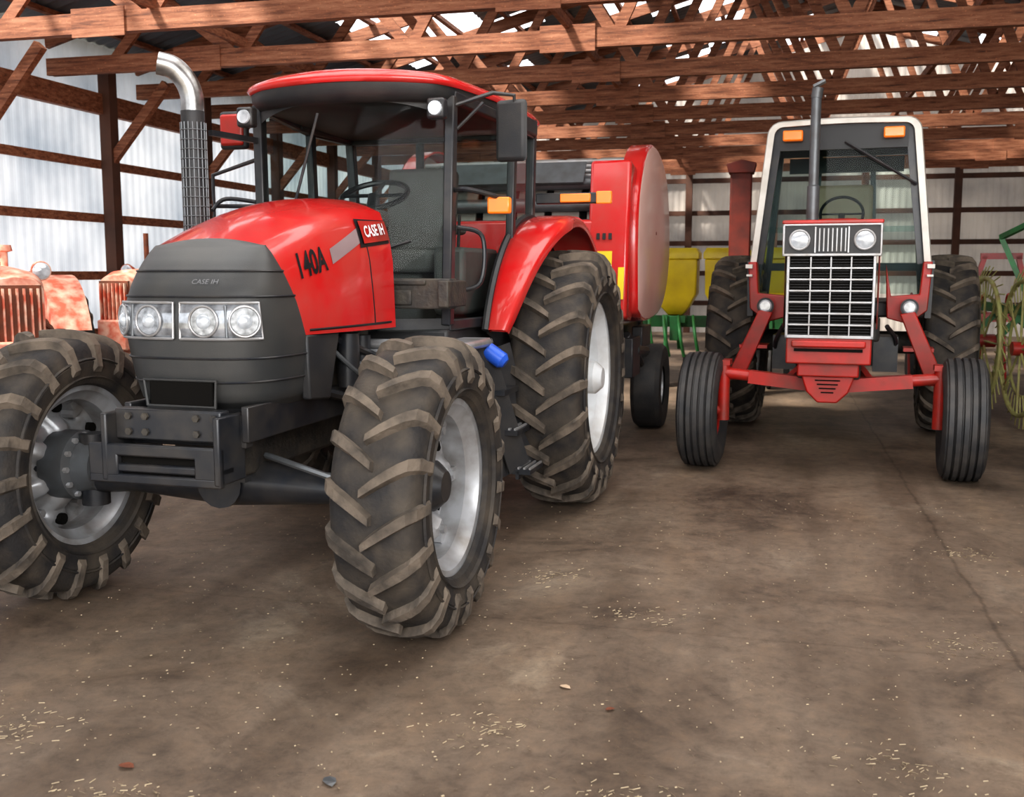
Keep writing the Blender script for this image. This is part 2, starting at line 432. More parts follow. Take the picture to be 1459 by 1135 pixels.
mk('side_shroud', prism([(.03, 1.28), (.05, .99), (.25, .97), (.36, 1.28)], 'x', .33, .375), BLK, T, bevel=.01)
mk('side_shroud_r', prism([(.03, 1.28), (.05, .99), (.25, .97), (.36, 1.28)], 'x', -.375, -.33), BLK, T, bevel=.01)
mk('engine_filters', comb(tube([(.34, .52, 1.0), (.34, .52, 1.26)], .055, 16), tube([(.33, .70, 1.02), (.33, .70, 1.24)], .045, 16), tube([(.3, .3, 1.0), (.36, .6, .92), (.36, 1.0, .95)], .025, 8), tube([(.3, .4, 1.25), (.4, .85, 1.1), (.38, 1.2, 1.0)], .02, 8)), BLK2, T)
mk('engine_hoses', comb(*[tube(arc([(.3, .4+.1*k, 1.2-.04*k), (.40, .55+.1*k, 1.05), (.36, .95, .98-.05*k), (.3, 1.2, .9)]), .012, 8) for k in range(3)]), GREYP, T)
# front axle
mk('front_axle', comb(tube([(-.78, 0, .60), (-.5, 0, .60), (0, 0, .62), (.5, 0, .60), (.78, 0, .60)], [.09, .065, .12, .065, .09], 16), tube([(0, -.12, .62), (0, .35, .62)], .11, 16), box((0, 0, .74), (.3, .3, .2)),
    tube([(.74, 0, .46), (.74, 0, .80)], .065, 12), tube([(-.74, 0, .46), (-.74, 0, .80)], .065, 12)), BLK2, T, bevel=0)
mk('final_drives', comb(tube([(.70, 0, FR), (.90, 0, FR)], [.13, .15], 20), tube([(-.62, 0, FR), (-.68, 0, FR), (-.69, 0, FR), (-.78, 0, FR), (-.80, 0, FR), (-.93, 0, FR)], [.06, .08, .12, .13, .165, .165], 24)), GREYP, T)
mk('drive_bolts', comb(*[tube([(-.81, -.145*cos(a), FR+.145*sin(a)), (-.775, -.145*cos(a), FR+.145*sin(a))], .014, 6) for a in [2*pi*k/12 for k in range(12)]]), DULL, T)
mk('steering_cylinder', comb(tube([(-.60, .16, .62), (.60, .16, .62)], .022, 12), tube([(-.28, .16, .62), (.28, .16, .62)], .042, 14), tube([(.6, .16, .62), (.74, .06, .62)], .025, 8), tube([(-.6, .16, .62), (-.74, .06, .62)], .025, 8), tube(arc([(.2, -.05, .75), (.4, -.12, .72), (.6, -.1, .66)]), .014, 6)), GREYP, T)
mk('fuel_tank', box((.50, 1.28, .90), (.36, .75, .46)), BLK, T, bevel=.05)
mk('fuel_tank_r', box((-.50, 1.28, .90), (.36, .75, .46)), BLK, T, bevel=.05)
mk('platform_cover', comb(box((.50, 1.20, 1.155), (.50, .80, .05)), box((.60, .92, 1.19), (.24, .22, .04)), beam((.30, .80, 1.19), (.72, .80, 1.19), .05, .05)), SIL, T, bevel=.02)
mk('rear_axle', comb(tube([(-.9, 2.71, RR), (.9, 2.71, RR)], .12, 18), tube([(0, 2.2, .85), (0, 3.3, .8)], .2, 16)), BLK2, T)

# steps
mk('access_steps', comb(beam((.66, 1.55, 1.12), (.80, 1.72, .36), .02, .10), beam((.72, 1.86, 1.12), (.86, 2.0, .36), .02, .10), box((.84, 1.85, .38), (.20, .30, .03), (0, 0, .0)), box((.79, 1.78, .62), (.18, .28, .03)), box((.74, 1.72, .86), (.16, .28, .03)), beam((.86, 1.70, .36), (.86, 2.0, .36), .02, .05)), BLK2, T)
mk('step_tread', comb(*[box((.76+.035*k, 1.84, .40), (.012, .26, .012)) for k in range(6)], *[box((.72+.035*k, 1.78, .64), (.012, .26, .012)) for k in range(5)]), DULL, T)
mk('step_side_plate', beam((.70, 1.50, 1.15), (.86, 1.74, .40), .012, .16), BLK, T)
jug = Vector((.76, 1.56, 1.08))
mk('blue_jug', comb(tube([jug+Vector((-.04, 0, .03)), jug+Vector((.05, 0, -.03)), jug+Vector((.07, 0, -.045))], [.05, .05, .03], 14), tube([jug+Vector((-.04, 0, .03)), jug+Vector((-.07, 0, .05))], .03, 10)), BLUE, T)
mk('side_toolbox', comb(box((.50, 1.10, 1.44), (.36, .12, .16)), box((.66, 1.14, 1.44), (.06, .3, .14)), box((.42, 1.035, 1.50), (.26, .02, .03)), box((.42, 1.035, 1.42), (.10, .02, .08))), ENG, T, bevel=.008)

# fenders
for s, tg in ((1, 'l'), (-1, 'r')):
    c = (0, 2.71, RR)
    def arcpts(q, r, a0=radians(20), a1=radians(140), n=24):
        out = []
        for k in range(n+1):
            a = lerp(a0, a1, k/n)
            w = lerp(.13, .34, min(1, max(0, (a-a0)/radians(55)))**.8)
            out.append(Vector((s*(.66+q*w), c[1]-r*cos(a), c[2]+r*sin(a))))
        return out
    xs = [(-.05, .95), (-.04, 1.02), (.06, 1.055), (.25, 1.075), (.8, 1.075), (.95, 1.065), (1.0, 1.04), (1.0, 1.0), (.97, 1.0), (.95, 1.03), (.3, 1.05), (.1, 1.02)]
    mk('fender_'+tg, loft([arcpts(x, r) for x, r in xs]), RED, T, ang=50)
    mk('fender_trim_'+tg, tube(arcpts(.02, 1.065), .022, 6), BLK, T)
    mk('fender_inner_'+tg, loft([arcpts(-.04, 1.03), arcpts(-.04, .45)]), BLK, T)

# cab
A0 = lambda s: Vector((s*.56, 1.34, 1.26)); A1p = lambda s: Vector((s*.585, 1.36, 2.50))
B0 = lambda s: Vector((s*.66, 2.20, 1.26)); B1 = lambda s: Vector((s*.69, 2.20, 2.46))
C0 = lambda s: Vector((s*.62, 2.80, 1.30)); C1 = lambda s: Vector((s*.66, 2.75, 2.46))
pil = []
for s in (1, -1):
    pil += [beam(A0(s), A1p(s), .055, .07), beam(B0(s), B1(s), .05, .06), beam(C0(s), C1(s), .06, .06), beam(A0(s), B0(s), .04, .06), beam(B0(s), C0(s), .04, .06), beam(A1p(s), B1(s), .05, .06), beam(B1(s), C1(s), .05, .06)]
pil += [beam(C1(-1), C1(1), .06, .06), beam(C0(-1), C0(1), .06, .06), beam(Vector((-.15, 2.78, 1.3)), Vector((-.15, 2.78, 2.46)), .05, .05)]
mk('cab_frame', comb(*pil), BLK2, T, bevel=.008)
mk('cab_floor', comb(box((0, 2.05, 1.18), (1.15, 1.5, .12)), box((0, 2.75, 1.35), (1.2, .06, .4))), BLK, T, bevel=.02)
def wsec(z, hw, yc, ys):
    return [Vector((lerp(-hw, hw, k/16), yc+(ys-yc)*abs(lerp(-1, 1, k/16))**2.2, z)) for k in range(17)]
mk('windshield', loft([wsec(1.24, .56, 1.10, 1.34), wsec(1.9, .575, 1.12, 1.35), wsec(2.50, .585, 1.20, 1.36)]), GLS, T)
mk('windshield_base', loft([wsec(1.24, .57, 1.09, 1.34), wsec(1.30, .57, 1.09, 1.34)]), BLK, T)
def hdr(z0, dz): 
    P = wsec(z0, .59, 1.18, 1.35)
    for p in P: p.z += dz*(1-(abs(p.x)/.59)**3)
    return P
mk('windshield_header', loft([hdr(2.38, .09), hdr(2.51, .03)]), BLK, T)
for s, tg in ((1, 'l'), (-1, 'r')):
    mk('door_glass_'+tg, ([A0(s), B0(s), B1(s), A1p(s)], [(0, 1, 2, 3)]), GLS, T)
    mk('quarter_glass_'+tg, ([B0(s), C0(s), C1(s), B1(s)], [(0, 1, 2, 3)]), GLS, T)
mk('rear_glass', ([C0(-1), C0(1), C1(1), C1(-1)], [(0, 1, 2, 3)]), GLS, T)
# roof
def roof_out(sc, z, crown):
    pts = []
    base = [(-.59, 1.26), (-.45, 1.15), (-.2, 1.09), (0, 1.075), (.2, 1.09), (.45, 1.15), (.59, 1.26), (.65, 1.6), (.685, 2.1), (.70, 2.5), (.68, 2.8), (.60, 2.92), (0, 2.95), (-.60, 2.92), (-.68, 2.8), (-.70, 2.5), (-.685, 2.1), (-.65, 1.6)]
    P = arc([(x, y, 0) for x, y in base]+[(base[0][0], base[0][1], 0)], 4)[:-1]
    cx, cy = 0, 2.0
    for p in P:
        x = cx+(p.x-cx)*sc; y = cy+(p.y-cy)*sc
        pts.append(Vector((x, y, z+crown*(1-(x/.8)**2)+.02*(1-abs(y-2)))))
    return pts
mk('roof', loft([roof_out(1.0, 2.52, .035), roof_out(1.012, 2.535, .04), roof_out(1.0, 2.555, .045), roof_out(.93, 2.57, .06), roof_out(.7, 2.58, .065), roof_out(.3, 2.585, .07)], True, True), RED, T, ang=60)
mk('roof_liner', loft([roof_out(.93, 2.45, .01), roof_out(.98, 2.48, .02), roof_out(.985, 2.525, .035)], True, True), BLK, T, ang=60)
mk('roof_side_vent', comb(box((.665, 2.35, 2.50), (.08, .8, .12)), box((-.665, 2.35, 2.50), (.08, .8, .12))), BLK, T, bevel=.02)
for s, tg in ((1, 'l'), (-1, 'r')):
    mk('work_light_'+tg, box((s*.565, 1.19, 2.41), (.10, .07, .11)), BLK2, T, bevel=.015)
    mk('work_light_lens_'+tg, tube([(s*.565, 1.165, 2.41), (s*.565, 1.145, 2.41)], [.042, .036], 16), LAMP, T)
# mirrors
mk('mirror_l', box((.85, 1.62, 2.34), (.19, .05, .34), (0, 0, radians(-10))), BLK, T, bevel=.03)
mk('mirror_r', box((-.80, 1.45, 2.38), (.18, .05, .22)), BLK, T, bevel=.02)
mk('mirror_r_shell', box((-.80, 1.42, 2.38), (.15, .03, .18)), RED2, T, bevel=.02)
mk('mirror_arms', comb(tube([(.60, 1.36, 2.45), (.76, 1.55, 2.54), (.87, 1.60, 2.53), (.87, 1.64, 2.2)], .012, 8), tube([(-.60, 1.36, 2.46), (-.72, 1.42, 2.48), (-.80, 1.46, 2.46)], .012, 8), tube([(.60, 1.40, 2.33), (.72, 1.5, 2.48)], .010, 8)), BLK2, T)
# handrails and marker lights
mk('handrails', comb(tube(arc([(.60, 1.36, 2.0), (.68, 1.32, 2.0), (.80, 1.45, 1.97), (.80, 1.52, 1.95)]), .014, 8), tube(arc([(.60, 1.38, 1.45), (.72, 1.45, 1.5), (.72, 1.48, 1.75), (.60, 1.40, 1.8)]), .013, 8),
    tube(arc([(-.58, 1.36, 1.95), (-.75, 1.25, 1.97), (-.78, 1.15, 1.9)]), .012, 8), tube([(-.60, 1.36, 2.2), (-.80, 1.2, 2.1), (-.80, 1.2, 1.6), (-.58, 1.34, 1.5)], .012, 8)), BLK2, T)
mk('marker_lights', comb(box((.82, 1.48, 1.92), (.13, .05, .09)), box((-.88, 1.2, 1.92), (.08, .05, .09))), ORG, T, bevel=.01)
mk('marker_light_arm', tube([(-.58, 1.34, 1.93), (-.88, 1.22, 1.93)], .012, 8), BLK2, T)
mk('rear_light_bar', box((.98, 2.62, 2.03), (.50, .05, .07)), BLK2, T, bevel=.008)
mk('rear_light_amber', comb(box((1.0, 2.585, 2.03), (.20, .03, .055)), box((1.19, 2.585, 2.03), (.10, .04, .08))), ORG, T, bevel=.006)
mk('interior_console', comb(box((0, 1.35, 1.50), (.34, .25, .55)), beam((0, 1.45, 1.7), (0, 1.62, 1.92), .09, .09), box((.0, 1.36, 1.84), (.36, .2, .12)), box((.42, 2.1, 1.5), (.2, .7, .4)), box((-.42, 2.1, 1.5), (.2, .7, .4))), CONS, T, bevel=.03)
sw = [Vector((.2*cos(a), 1.64+.2*sin(a)*.85, 2.0+.2*sin(a)*.45)) for a in [2*pi*k/28 for k in range(29)]]
mk('steering_wheel', comb(tube(sw, .017, 8), tube([sw[0], sw[14]], .012, 6), tube([sw[7], (0, 1.64, 2.0)], .012, 6), tube([(0, 1.58, 1.87), (0, 1.64, 2.0)], .035, 10)), DECK, T)
mk('seat', comb(box((0, 2.15, 1.62), (.5, .5, .14)), box((0, 2.42, 1.95), (.46, .14, .55), (radians(-10), 0, 0)), box((.3, 2.2, 1.82), (.07, .35, .06)), box((-.3, 2.2, 1.82), (.07, .35, .06)), box((0, 2.15, 1.4), (.3, .3, .35))), SEAT, T, bevel=.04)
mk('wiper', comb(tube([(-.30, 1.12, 1.75), (-.08, 1.09, 2.4)], .008, 6), tube([(.1, 1.08, 1.62), (.42, 1.16, 1.72)], .01, 6)), BLK2, T)
mk('levers', comb(*[tube([(.40, 1.75+.08*k, 1.7), (.42, 1.72+.08*k, 1.9)], .01, 6) for k in range(4)]), BLK2, T)
# exhaust
mk('exhaust_stack', tube([(-.69, .85, 1.2), (-.69, .85, 1.9), (-.69, .85, 2.40)], .062, 20), BLK, T)
pts = arc([(-.69, .85, 2.38), (-.692, .85, 2.48), (-.715, .83, 2.56), (-.765, .80, 2.62), (-.83, .76, 2.64)], 5)
mk('exhaust_elbow', tube(pts, .060, 20, cap=False), STEEL, T)
mk('exhaust_elbow_inner', tube(pts, .054, 20, cap=False), DARK, T)
mk('exhaust_guard', comb(*[tube([(-.69+.066*cos(a), .85+.066*sin(a), 1.45), (-.69+.066*cos(a), .85+.066*sin(a), 2.34)], .004, 4) for a in [2*pi*k/18 for k in range(18)]],
    *[tube([(-.69+.067*cos(a), .85+.067*sin(a), z) for a in [2*pi*k/18 for k in range(19)]], .004, 4) for z in [1.45+.05*k for k in range(18)]]), GREYP, T)
mk('exhaust_bracket', comb(box((-.5, .9, 1.5), (.4, .05, .05)), box((-.62, 1.1, 1.62), (.05, .5, .04)), beam((-.65, .95, 2.3), (-.58, 1.36, 2.3), .03, .03)), BLK2, T)

# =====================================================================
# OLDER CAB TRACTOR (right)
# =====================================================================
A2 = radians(-18.85)
I = empty('vintage_cab_tractor', (2.447, 7.98, 0), A2)
def rib_tire(par, tag, c, R, hw, rr):
    prof = [(-hw*.7, rr), (-hw, rr+.4*(R-rr)), (-hw*1.0, R-.07), (-hw*.86, R-.025)]
    for k in range(5):
        x0 = lerp(-hw*.82, hw*.82, k/5); x1 = lerp(-hw*.82, hw*.82, (k+1)/5)
        e = .006 if k in (0, 4) else 0
        prof += [(x0+.004, R-.022-e), (x0+.010, R-e), (x1-.010, R-e), (x1-.004, R-.022-e)]
    prof += [(hw*.86, R-.025), (hw, R-.07), (hw, rr+.4*(R-rr)), (hw*.7, rr)]
    mk('tire_'+tag, revolve(prof, c, 56), RUB2, par, ang=40)
for s, tg in ((1, 'front_l'), (-1, 'front_r')):
    c = (s*.96, 0, .46)
    rib_tire(I, tg, c, .46, .155, .225)
    rim(I, tg, c, s, .225, .155, 0.0, RED2, 0, .07, .06)
for s, tg in ((1, 'rear_l'), (-1, 'rear_r')):
    c = (s*.99, 2.60, .86)
    ag_tire(I, tg, c, .86, .235, .50, 22, .042, .062)
    rim(I, tg, c, s, .50, .235, -.02, WHI, 8, .12, .12)
def hs(hw, z0, z1, r, y):
    pts = [(-hw, z0), (-hw, z1-r)]
    for k in range(1, 6):
        a = pi/2*k/6; pts.append((-hw+r*(1-cos(a)), z1-r+r*sin(a)))
    pts.append((-hw+r, z1)); pts.append((0, z1+.012)); pts.append((hw-r, z1))
    for k in range(5, 0, -1):
        a = pi/2*k/6; pts.append((hw-r*(1-cos(a)), z1-r+r*sin(a)))
    pts += [(hw, z1-r), (hw, z0)]
    return [Vector((x, y, z)) for x, z in pts]
mk('hood', loft([hs(.325, 1.14, 1.89, .05, -.40), hs(.335, 1.14, 1.90, .06, -.30), hs(.335, 1.16, 1.93, .06, .5), hs(.335, 1.18, 1.96, .06, 1.40)], False, False), RED2, I)
mk('hood_side_stripe', comb(box((.338, .4, 1.74), (.006, 1.5, .10)), box((-.338, .4, 1.74), (.006, 1.5, .10))), WHT, I)
mk('front_shell', comb(box((0, -.38, 1.50), (.62, .10, .84))), DARK, I)
def fbox(x0, x1, z0, z1, y=-.44, d=.03): return box(((x0+x1)/2, y, (z0+z1)/2), (x1-x0, d, z1-z0))
mk('grille_surround', comb(fbox(-.345, .345, 1.882, 1.902), fbox(-.345, .345, 1.665, 1.685), fbox(-.345, -.328, 1.665, 1.90), fbox(.328, .345, 1.665, 1.90),
    fbox(-.31, -.288, 1.07, 1.665), fbox(.288, .31, 1.07, 1.665), fbox(-.31, .31, 1.07, 1.095)), DULL, I, bevel=.005)
mk('hood_front_lip', fbox(-.35, .35, 1.895, 1.925, -.43, .06), RED2, I, bevel=.01)
bars = [fbox(x-.006, x+.006, 1.09, 1.66, -.445, .02) for x in (-.14, 0.0, .14)]
bars += [fbox(-.29, .29, z-.007, z+.007, -.45, .02) for z in [1.17+.082*k for k in range(6)]]
mk('grille_bars', comb(*bars), DULL, I, bevel=.003)
mk('grille_mesh', comb(*[fbox(-.285, .285, 1.10+.02*k, 1.103+.02*k, -.435, .006) for k in range(28)]), BLK, I, smooth=False)
mk('lamp_panel', fbox(-.33, .33, 1.685, 1.885, -.435, .02), BLK, I)
mk('lamp_panel_bars', comb(*[fbox(-.09+.03*k, -.082+.03*k, 1.70, 1.865, -.45, .015) for k in range(7)], fbox(-.12, -.11, 1.69, 1.875, -.45, .02), fbox(.11, .12, 1.69, 1.875, -.45, .02)), DULL, I)
for s, tg in ((1, 'l'), (-1, 'r')):
    ring = [Vector((s*.225+.068*cos(a), -.455, 1.782+.068*sin(a))) for a in [2*pi*k/28 for k in range(29)]]
    mk('headlight_ring_'+tg, tube(ring, .009, 8), DULL, I)
    mk('headlight_'+tg, tube([(s*.225, -.44, 1.782), (s*.225, -.46, 1.782), (s*.225, -.475, 1.782)], [.065, .060, .02], 24), LAMP, I)
    mk('cab_lower_lamp_'+tg, comb(tube([(s*.60, 1.22, 1.25), (s*.60, 1.16, 1.25)], [.06, .075], 20)), BLK, I)
    mk('cab_lower_lens_'+tg, tube([(s*.60, 1.165, 1.25), (s*.60, 1.14, 1.25)], [.06, .045], 20), LAMP, I)
mk('front_bolster', comb(box((0, -.22, .98), (.60, .42, .20)), box((0, -.1, .86), (.44, .5, .16)), box((0, -.44, 1.03), (.52, .06, .05)), prism([(-.22, .86), (.22, .86), (.15, .66), (.07, .58), (-.07, .58), (-.15, .66)], 'y', -.30, -.20)), RED2, I, bevel=.012)
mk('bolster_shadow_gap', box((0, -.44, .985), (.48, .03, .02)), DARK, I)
mk('bolster_slots', comb(*[box((0, -.305, .66+.03*k), (.09+.03*k, .008, .009)) for k in range(5)]), DARK, I)
mk('engine', comb(box((0, .6, 1.0), (.46, 1.6, .5)), box((0, 1.9, .9), (.5, 1.4, .5)), tube([(.3, .4, 1.0), (.3, .4, 1.2)], .06, 12)), ENG, I, bevel=.02)
mk('rear_axle', comb(tube([(-.95, 2.60, .86), (.95, 2.60, .86)], .11, 16), box((0, 2.6, .9), (.7, .7, .5))), ENG, I)
mk('drawbar_and_plumbing', comb(tube(arc([(-.42, .9, 1.1), (-.5, 1.1, .9), (-.42, 1.3, .7)]), .02, 6), tube(arc([(.42, .9, 1.1), (.5, 1.1, .95), (.42, 1.3, .7)]), .02, 6), box((.42, 1.3, .85), (.2, .4, .3)), box((-.42, 1.3, .85), (.2, .4, .3))), BLK2, I)
mk('front_axle', comb(beam((-.60, -.02, .735), (0, -.05, .68), .10, .10), beam((.60, -.02, .735), (0, -.05, .68), .10, .10), tube([(-.82, 0, .76), (-.5, -.01, .73)], .045, 12), tube([(.82, 0, .76), (.5, -.01, .73)], .045, 12),
    tube([(.80, 0, .83), (.80, 0, .38)], .048, 14), tube([(-.80, 0, .83), (-.80, 0, .38)], .048, 14), tube([(.78, 0, .46), (.95, 0, .46)], .045, 12), tube([(-.78, 0, .46), (-.95, 0, .46)], .045, 12),
    box((.80, .03, .84), (.1, .16, .04)), box((-.80, .03, .84), (.1, .16, .04)), tube([(-.80, .15, .72), (.80, .15, .72)], .022, 10), beam((-.3, .0, .72), (-.12, 1.2, .85), .05, .06), beam((.3, .0, .72), (.12, 1.2, .85), .05, .06), *[tube([(x, -.075, .73), (x, -.085, .73)], .015, 6) for x in (-.4, -.3, .3, .4)]), RED2, I)
for s, tg in ((1, 'l'), (-1, 'r')):
    mk('step_strut_'+tg, prism([(s*.52, 1.20), (s*.64, 1.22), (s*.90, .64), (s*.89, .60), (s*.76, .60)], 'y', .98, 1.03), RED2, I, bevel=.01)
    mk('step_plates_'+tg, comb(box((s*.78, 1.12, .62), (.28, .26, .03)), box((s*.68, 1.12, .90), (.24, .26, .03))), RED2, I)
    mk('cab_lower_panel_'+tg, prism([(s*.40, 1.62), (s*.42, 1.15), (s*.60, 1.10), (s*.75, 1.22), (s*.775, 1.64), (s*.70, 1.64), (s*.68, 1.36), (s*.45, 1.34)], 'y', 1.30, 1.48), RED2, I, bevel=.01)
    mk('cab_lower_glass_'+tg, ([Vector((s*.36, 1.42, 1.36)), Vector((s*.68, 1.42, 1.36)), Vector((s*.72, 1.42, 1.95)), Vector((s*.36, 1.42, 1.95))], [(0, 1, 2, 3)]), GLSD, I)
    mk('cab_stripe_'+tg, box((s*.76, 1.36, 1.60), (.06, .26, .035)), WHT, I)
    mk('cab_stripe_low_'+tg, box((s*.755, 1.36, 1.52), (.05, .27, .018)), WHT, I)
def hoop(w0, w1, z0, z1, r, y):
    pts = [(-w0, z0)]
    for k in range(7):
        a = pi/2*k/6; pts.append((-w1+r*(1-cos(a)), z1-r+r*sin(a)))
    for k in range(1, 6): pts.append((lerp(-w1+r, w1-r, k/6), z1+.012*sin(pi*k/6)))
    for k in range(6, -1, -1):
        a = pi/2*k/6; pts.append((w1-r*(1-cos(a)), z1-r+r*sin(a)))
    pts.append((w0, z0))
    return [Vector((x, y, z)) for x, z in pts]
mk('cab_hoop', loft([hoop(.715, .59, 1.62, 2.825, .08, 1.42), hoop(.71, .585, 1.62, 2.825, .08, 1.36), hoop(.765, .64, 1.60, 2.865, .12, 1.36), hoop(.775, .65, 1.60, 2.88, .13, 1.40), hoop(.775, .65, 1.60, 2.88, .13, 1.50), hoop(.705, .58, 1.62, 2.80, .08, 1.50)]), WHT, I)
mk('cab_shell_top', loft([hoop(.665, .645, 2.62, 2.875, .13, 1.50), hoop(.675, .66, 2.62, 2.90, .13, 2.2), hoop(.66, .645, 2.62, 2.88, .13, 2.95)]), WHT, I)
mk('cab_inner_frame', loft([hoop(.715, .59, 1.62, 2.825, .08, 1.415), hoop(.655, .53, 1.62, 2.69, .05, 1.41), hoop(.655, .53, 1.62, 2.69, .05, 1.46)]), BLK2, I)
mk('cab_header', box((0, 1.42, 2.72), (1.08, .03, .20)), DECK, I)
mk('cab_windshield', ([Vector((-.68, 1.44, 1.9)), Vector((.68, 1.44, 1.9)), Vector((.56, 1.44, 2.75)), Vector((-.56, 1.44, 2.75))], [(0, 1, 2, 3)]), GLSD, I)
cp = []
for s in (1, -1):
    cp += [beam((s*.76, 1.46, 1.15), (s*.77, 1.46, 1.65), .05, .08), beam((s*.76, 2.9, 1.3), (s*.64, 2.9, 2.8), .06, .08), beam((s*.77, 2.1, 1.3), (s*.65, 2.1, 2.8), .04, .05), beam((s*.765, 1.46, 1.3), (s*.765, 2.9, 1.3), .05, .1)]
cp += [beam((-.64, 2.9, 2.75), (.64, 2.9, 2.75), .06, .08), beam((-.76, 2.9, 1.6), (.76, 2.9, 1.6), .06, .08), beam((.30, 2.9, 1.6), (.25, 2.9, 2.8), .05, .05), beam((-.30, 2.9, 1.6), (-.25, 2.9, 2.8), .05, .05), box((0, 2.88, 2.62), (1.1, .05, .15))]
mk('cab_posts', comb(*cp), BLK2, I)
mk('cab_base', comb(box((0, 2.2, 1.22), (1.5, 1.45, .14))), BLK, I, bevel=.02)
for s, tg in ((1, 'l'), (-1, 'r')):
    mk('cab_side_glass_'+tg, ([Vector((s*.76, 1.5, 1.35)), Vector((s*.76, 2.88, 1.35)), Vector((s*.65, 2.88, 2.7)), Vector((s*.65, 1.5, 2.7))], [(0, 1, 2, 3)]), GLSD, I)
mk('cab_amber_lights', comb(box((-.42, 1.33, 2.74), (.17, .08, .09)), box((.42, 1.33, 2.74), (.17, .08, .09))), ORG, I, bevel=.012)
mk('wiper', tube([(.02, 1.37, 2.68), (.62, 1.37, 2.30)], .014, 6), BLK2, I)
mk('exhaust_stack', comb(tube([(-.20, .70, 1.88), (-.20, .70, 2.25), (-.20, .70, 2.26), (-.20, .70, 2.98)], [.05, .05, .04, .04], 16), tube([(-.20, .70, 2.96), (-.19, .70, 3.04)], .045, 16)), GREYP, I)
mk('exhaust_cap', box((-.18, .70, 3.07), (.10, .10, .02), (0, radians(-25), 0)), GREYP, I)
mk('hood_top_pad', box((0, 1.1, 1.97), (.34, .3, .06)), RED2, I, bevel=.03)
sw = [Vector((.19*cos(a), 1.85+.19*sin(a)*.5, 2.08+.19*sin(a)*.85)) for a in [2*pi*k/24 for k in range(25)]]
mk('steering_wheel', comb(tube(sw, .014, 8), tube([sw[0], sw[12]], .01, 6), tube([(0, 1.85, 2.08), (0, 1.7, 1.7)], .03, 8)), DECK, I)
mk('dash', box((0, 1.62, 1.72), (.6, .2, .3)), CONS, I, bevel=.03)
mk('seat', comb(box((0, 2.30, 1.75), (.55, .5, .15)), box((0, 2.52, 2.08), (.54, .15, .62)), box((.33, 2.3, 1.95), (.09, .4, .07)), box((-.33, 2.3, 1.95), (.09, .4, .07))), TAN, I, bevel=.05)

# =====================================================================
# ROUND BALER (behind left tractor)
# =====================================================================
B = empty('round_baler', (-1.294, 4.65, 0), A1)
def prof_side(g=0):
    pts = [(4.60, 1.22), (4.55, 1.7), (4.58, 2.1), (4.72, 2.36), (4.98, 2.58), (5.35, 2.68), (5.8, 2.64), (6.2, 2.46), (6.42, 2.15), (6.5, 1.8), (6.42, 1.5), (6.15, 1.26), (5.8, 1.15), (5.0, 1.12)]
    P = arc([(a, b, 0) for a, b in pts]+[(pts[0][0], pts[0][1], 0)], 3)[:-1]
    cy, cz = 5.5, 1.9
    return [(cy+(p.x-cy)*(1-g), cz+(p.y-cz)*(1-g)) for p in P]
def xsec(x, g): return [Vector((x, y, z)) for y, z in prof_side(g)]
for s, tg in ((1, 'l'), (-1, 'r')):
    mk('side_panel_'+tg, loft([xsec(s*.93, .02), xsec(s*.93, .0), xsec(s*1.08, .0), xsec(s*1.10, .01), xsec(s*1.11, .03)], True, False), RED, B, ang=60)
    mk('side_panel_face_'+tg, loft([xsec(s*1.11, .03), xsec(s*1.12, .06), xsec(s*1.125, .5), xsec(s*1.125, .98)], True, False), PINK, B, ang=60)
    mk('wheel_tire_'+tg, revolve([(-.12, .2), (-.15, .3), (-.14, .39), (-.1, .42), (.1, .42), (.14, .39), (.15, .3), (.12, .2)], (s*.98, 6.25, .42), 32), RUB2, B)
    mk('wheel_rim_'+tg, revolve([(.1, .21), (.02, .19), (.03, .08), (.08, .07), (.08, 0)], (s*.98, 6.25, .42), 24, sgn=s), SIL, B)
    mk('frame_leg_'+tg, comb(beam((s*.85, 6.2, 1.3), (s*.85, 6.25, .42), .08, .12), tube([(s*.85, 6.25, .42), (s*1.0, 6.25, .42)], .04, 10)), BLK2, B)
mk('bale_chamber', loft([xsec(-.93, .16), xsec(.93, .16)], True, True), DARK, B)
mk('bale_chamber_belts', comb(*[loft([xsec(-.90+.31*k, .13), xsec(-.90+.31*k+.24, .13)], True, True) for k in range(6)]), BELT, B)
mk('rollers', comb(*[tube([(-.93, 4.66+.02*k, 2.30-.18*k), (.93, 4.66+.02*k, 2.30-.18*k)], .06, 14) for k in range(3)]), GREYP, B)
mk('upper_bars', comb(*[tube([(-.93, 4.70+.10*k, 2.36+.05*k), (.93, 4.70+.10*k, 2.36+.05*k)], .02, 8) for k in range(4)]), DULL, B)
mk('upper_guard', box((0, 4.60, 2.38), (1.3, .02, .22), (radians(-35), 0, 0)), GREYP, B)
rt = (radians(-8), 0, 0)
mk('front_panel', comb(box((.0, 4.42, 1.62), (1.7, .10, .72)), box((.90, 4.50, 1.80), (.34, .30, 1.30), rt)), RED, B, bevel=.03)
mk('warning_decals', comb(box((.86, 4.316, 1.66), (.16, .008, .12), rt), box((.86, 4.298, 1.52), (.16, .008, .10), rt), box((1.02, 4.290, 1.46), (.05, .008, .26), rt), box((.50, 4.365, 1.50), (.12, .008, .16))), YEL, B)
mk('white_decals', comb(box((.86, 4.306, 1.59), (.16, .008, .035), rt), box((.86, 4.282, 1.42), (.16, .008, .06), rt), box((.3, 4.365, 1.75), (.3, .008, .08))), DECW, B)
mk('vents', comb(*[box((.82+.05*k, 4.336, 1.84), (.025, .012, .05), rt) for k in range(3)]), DECK, B)
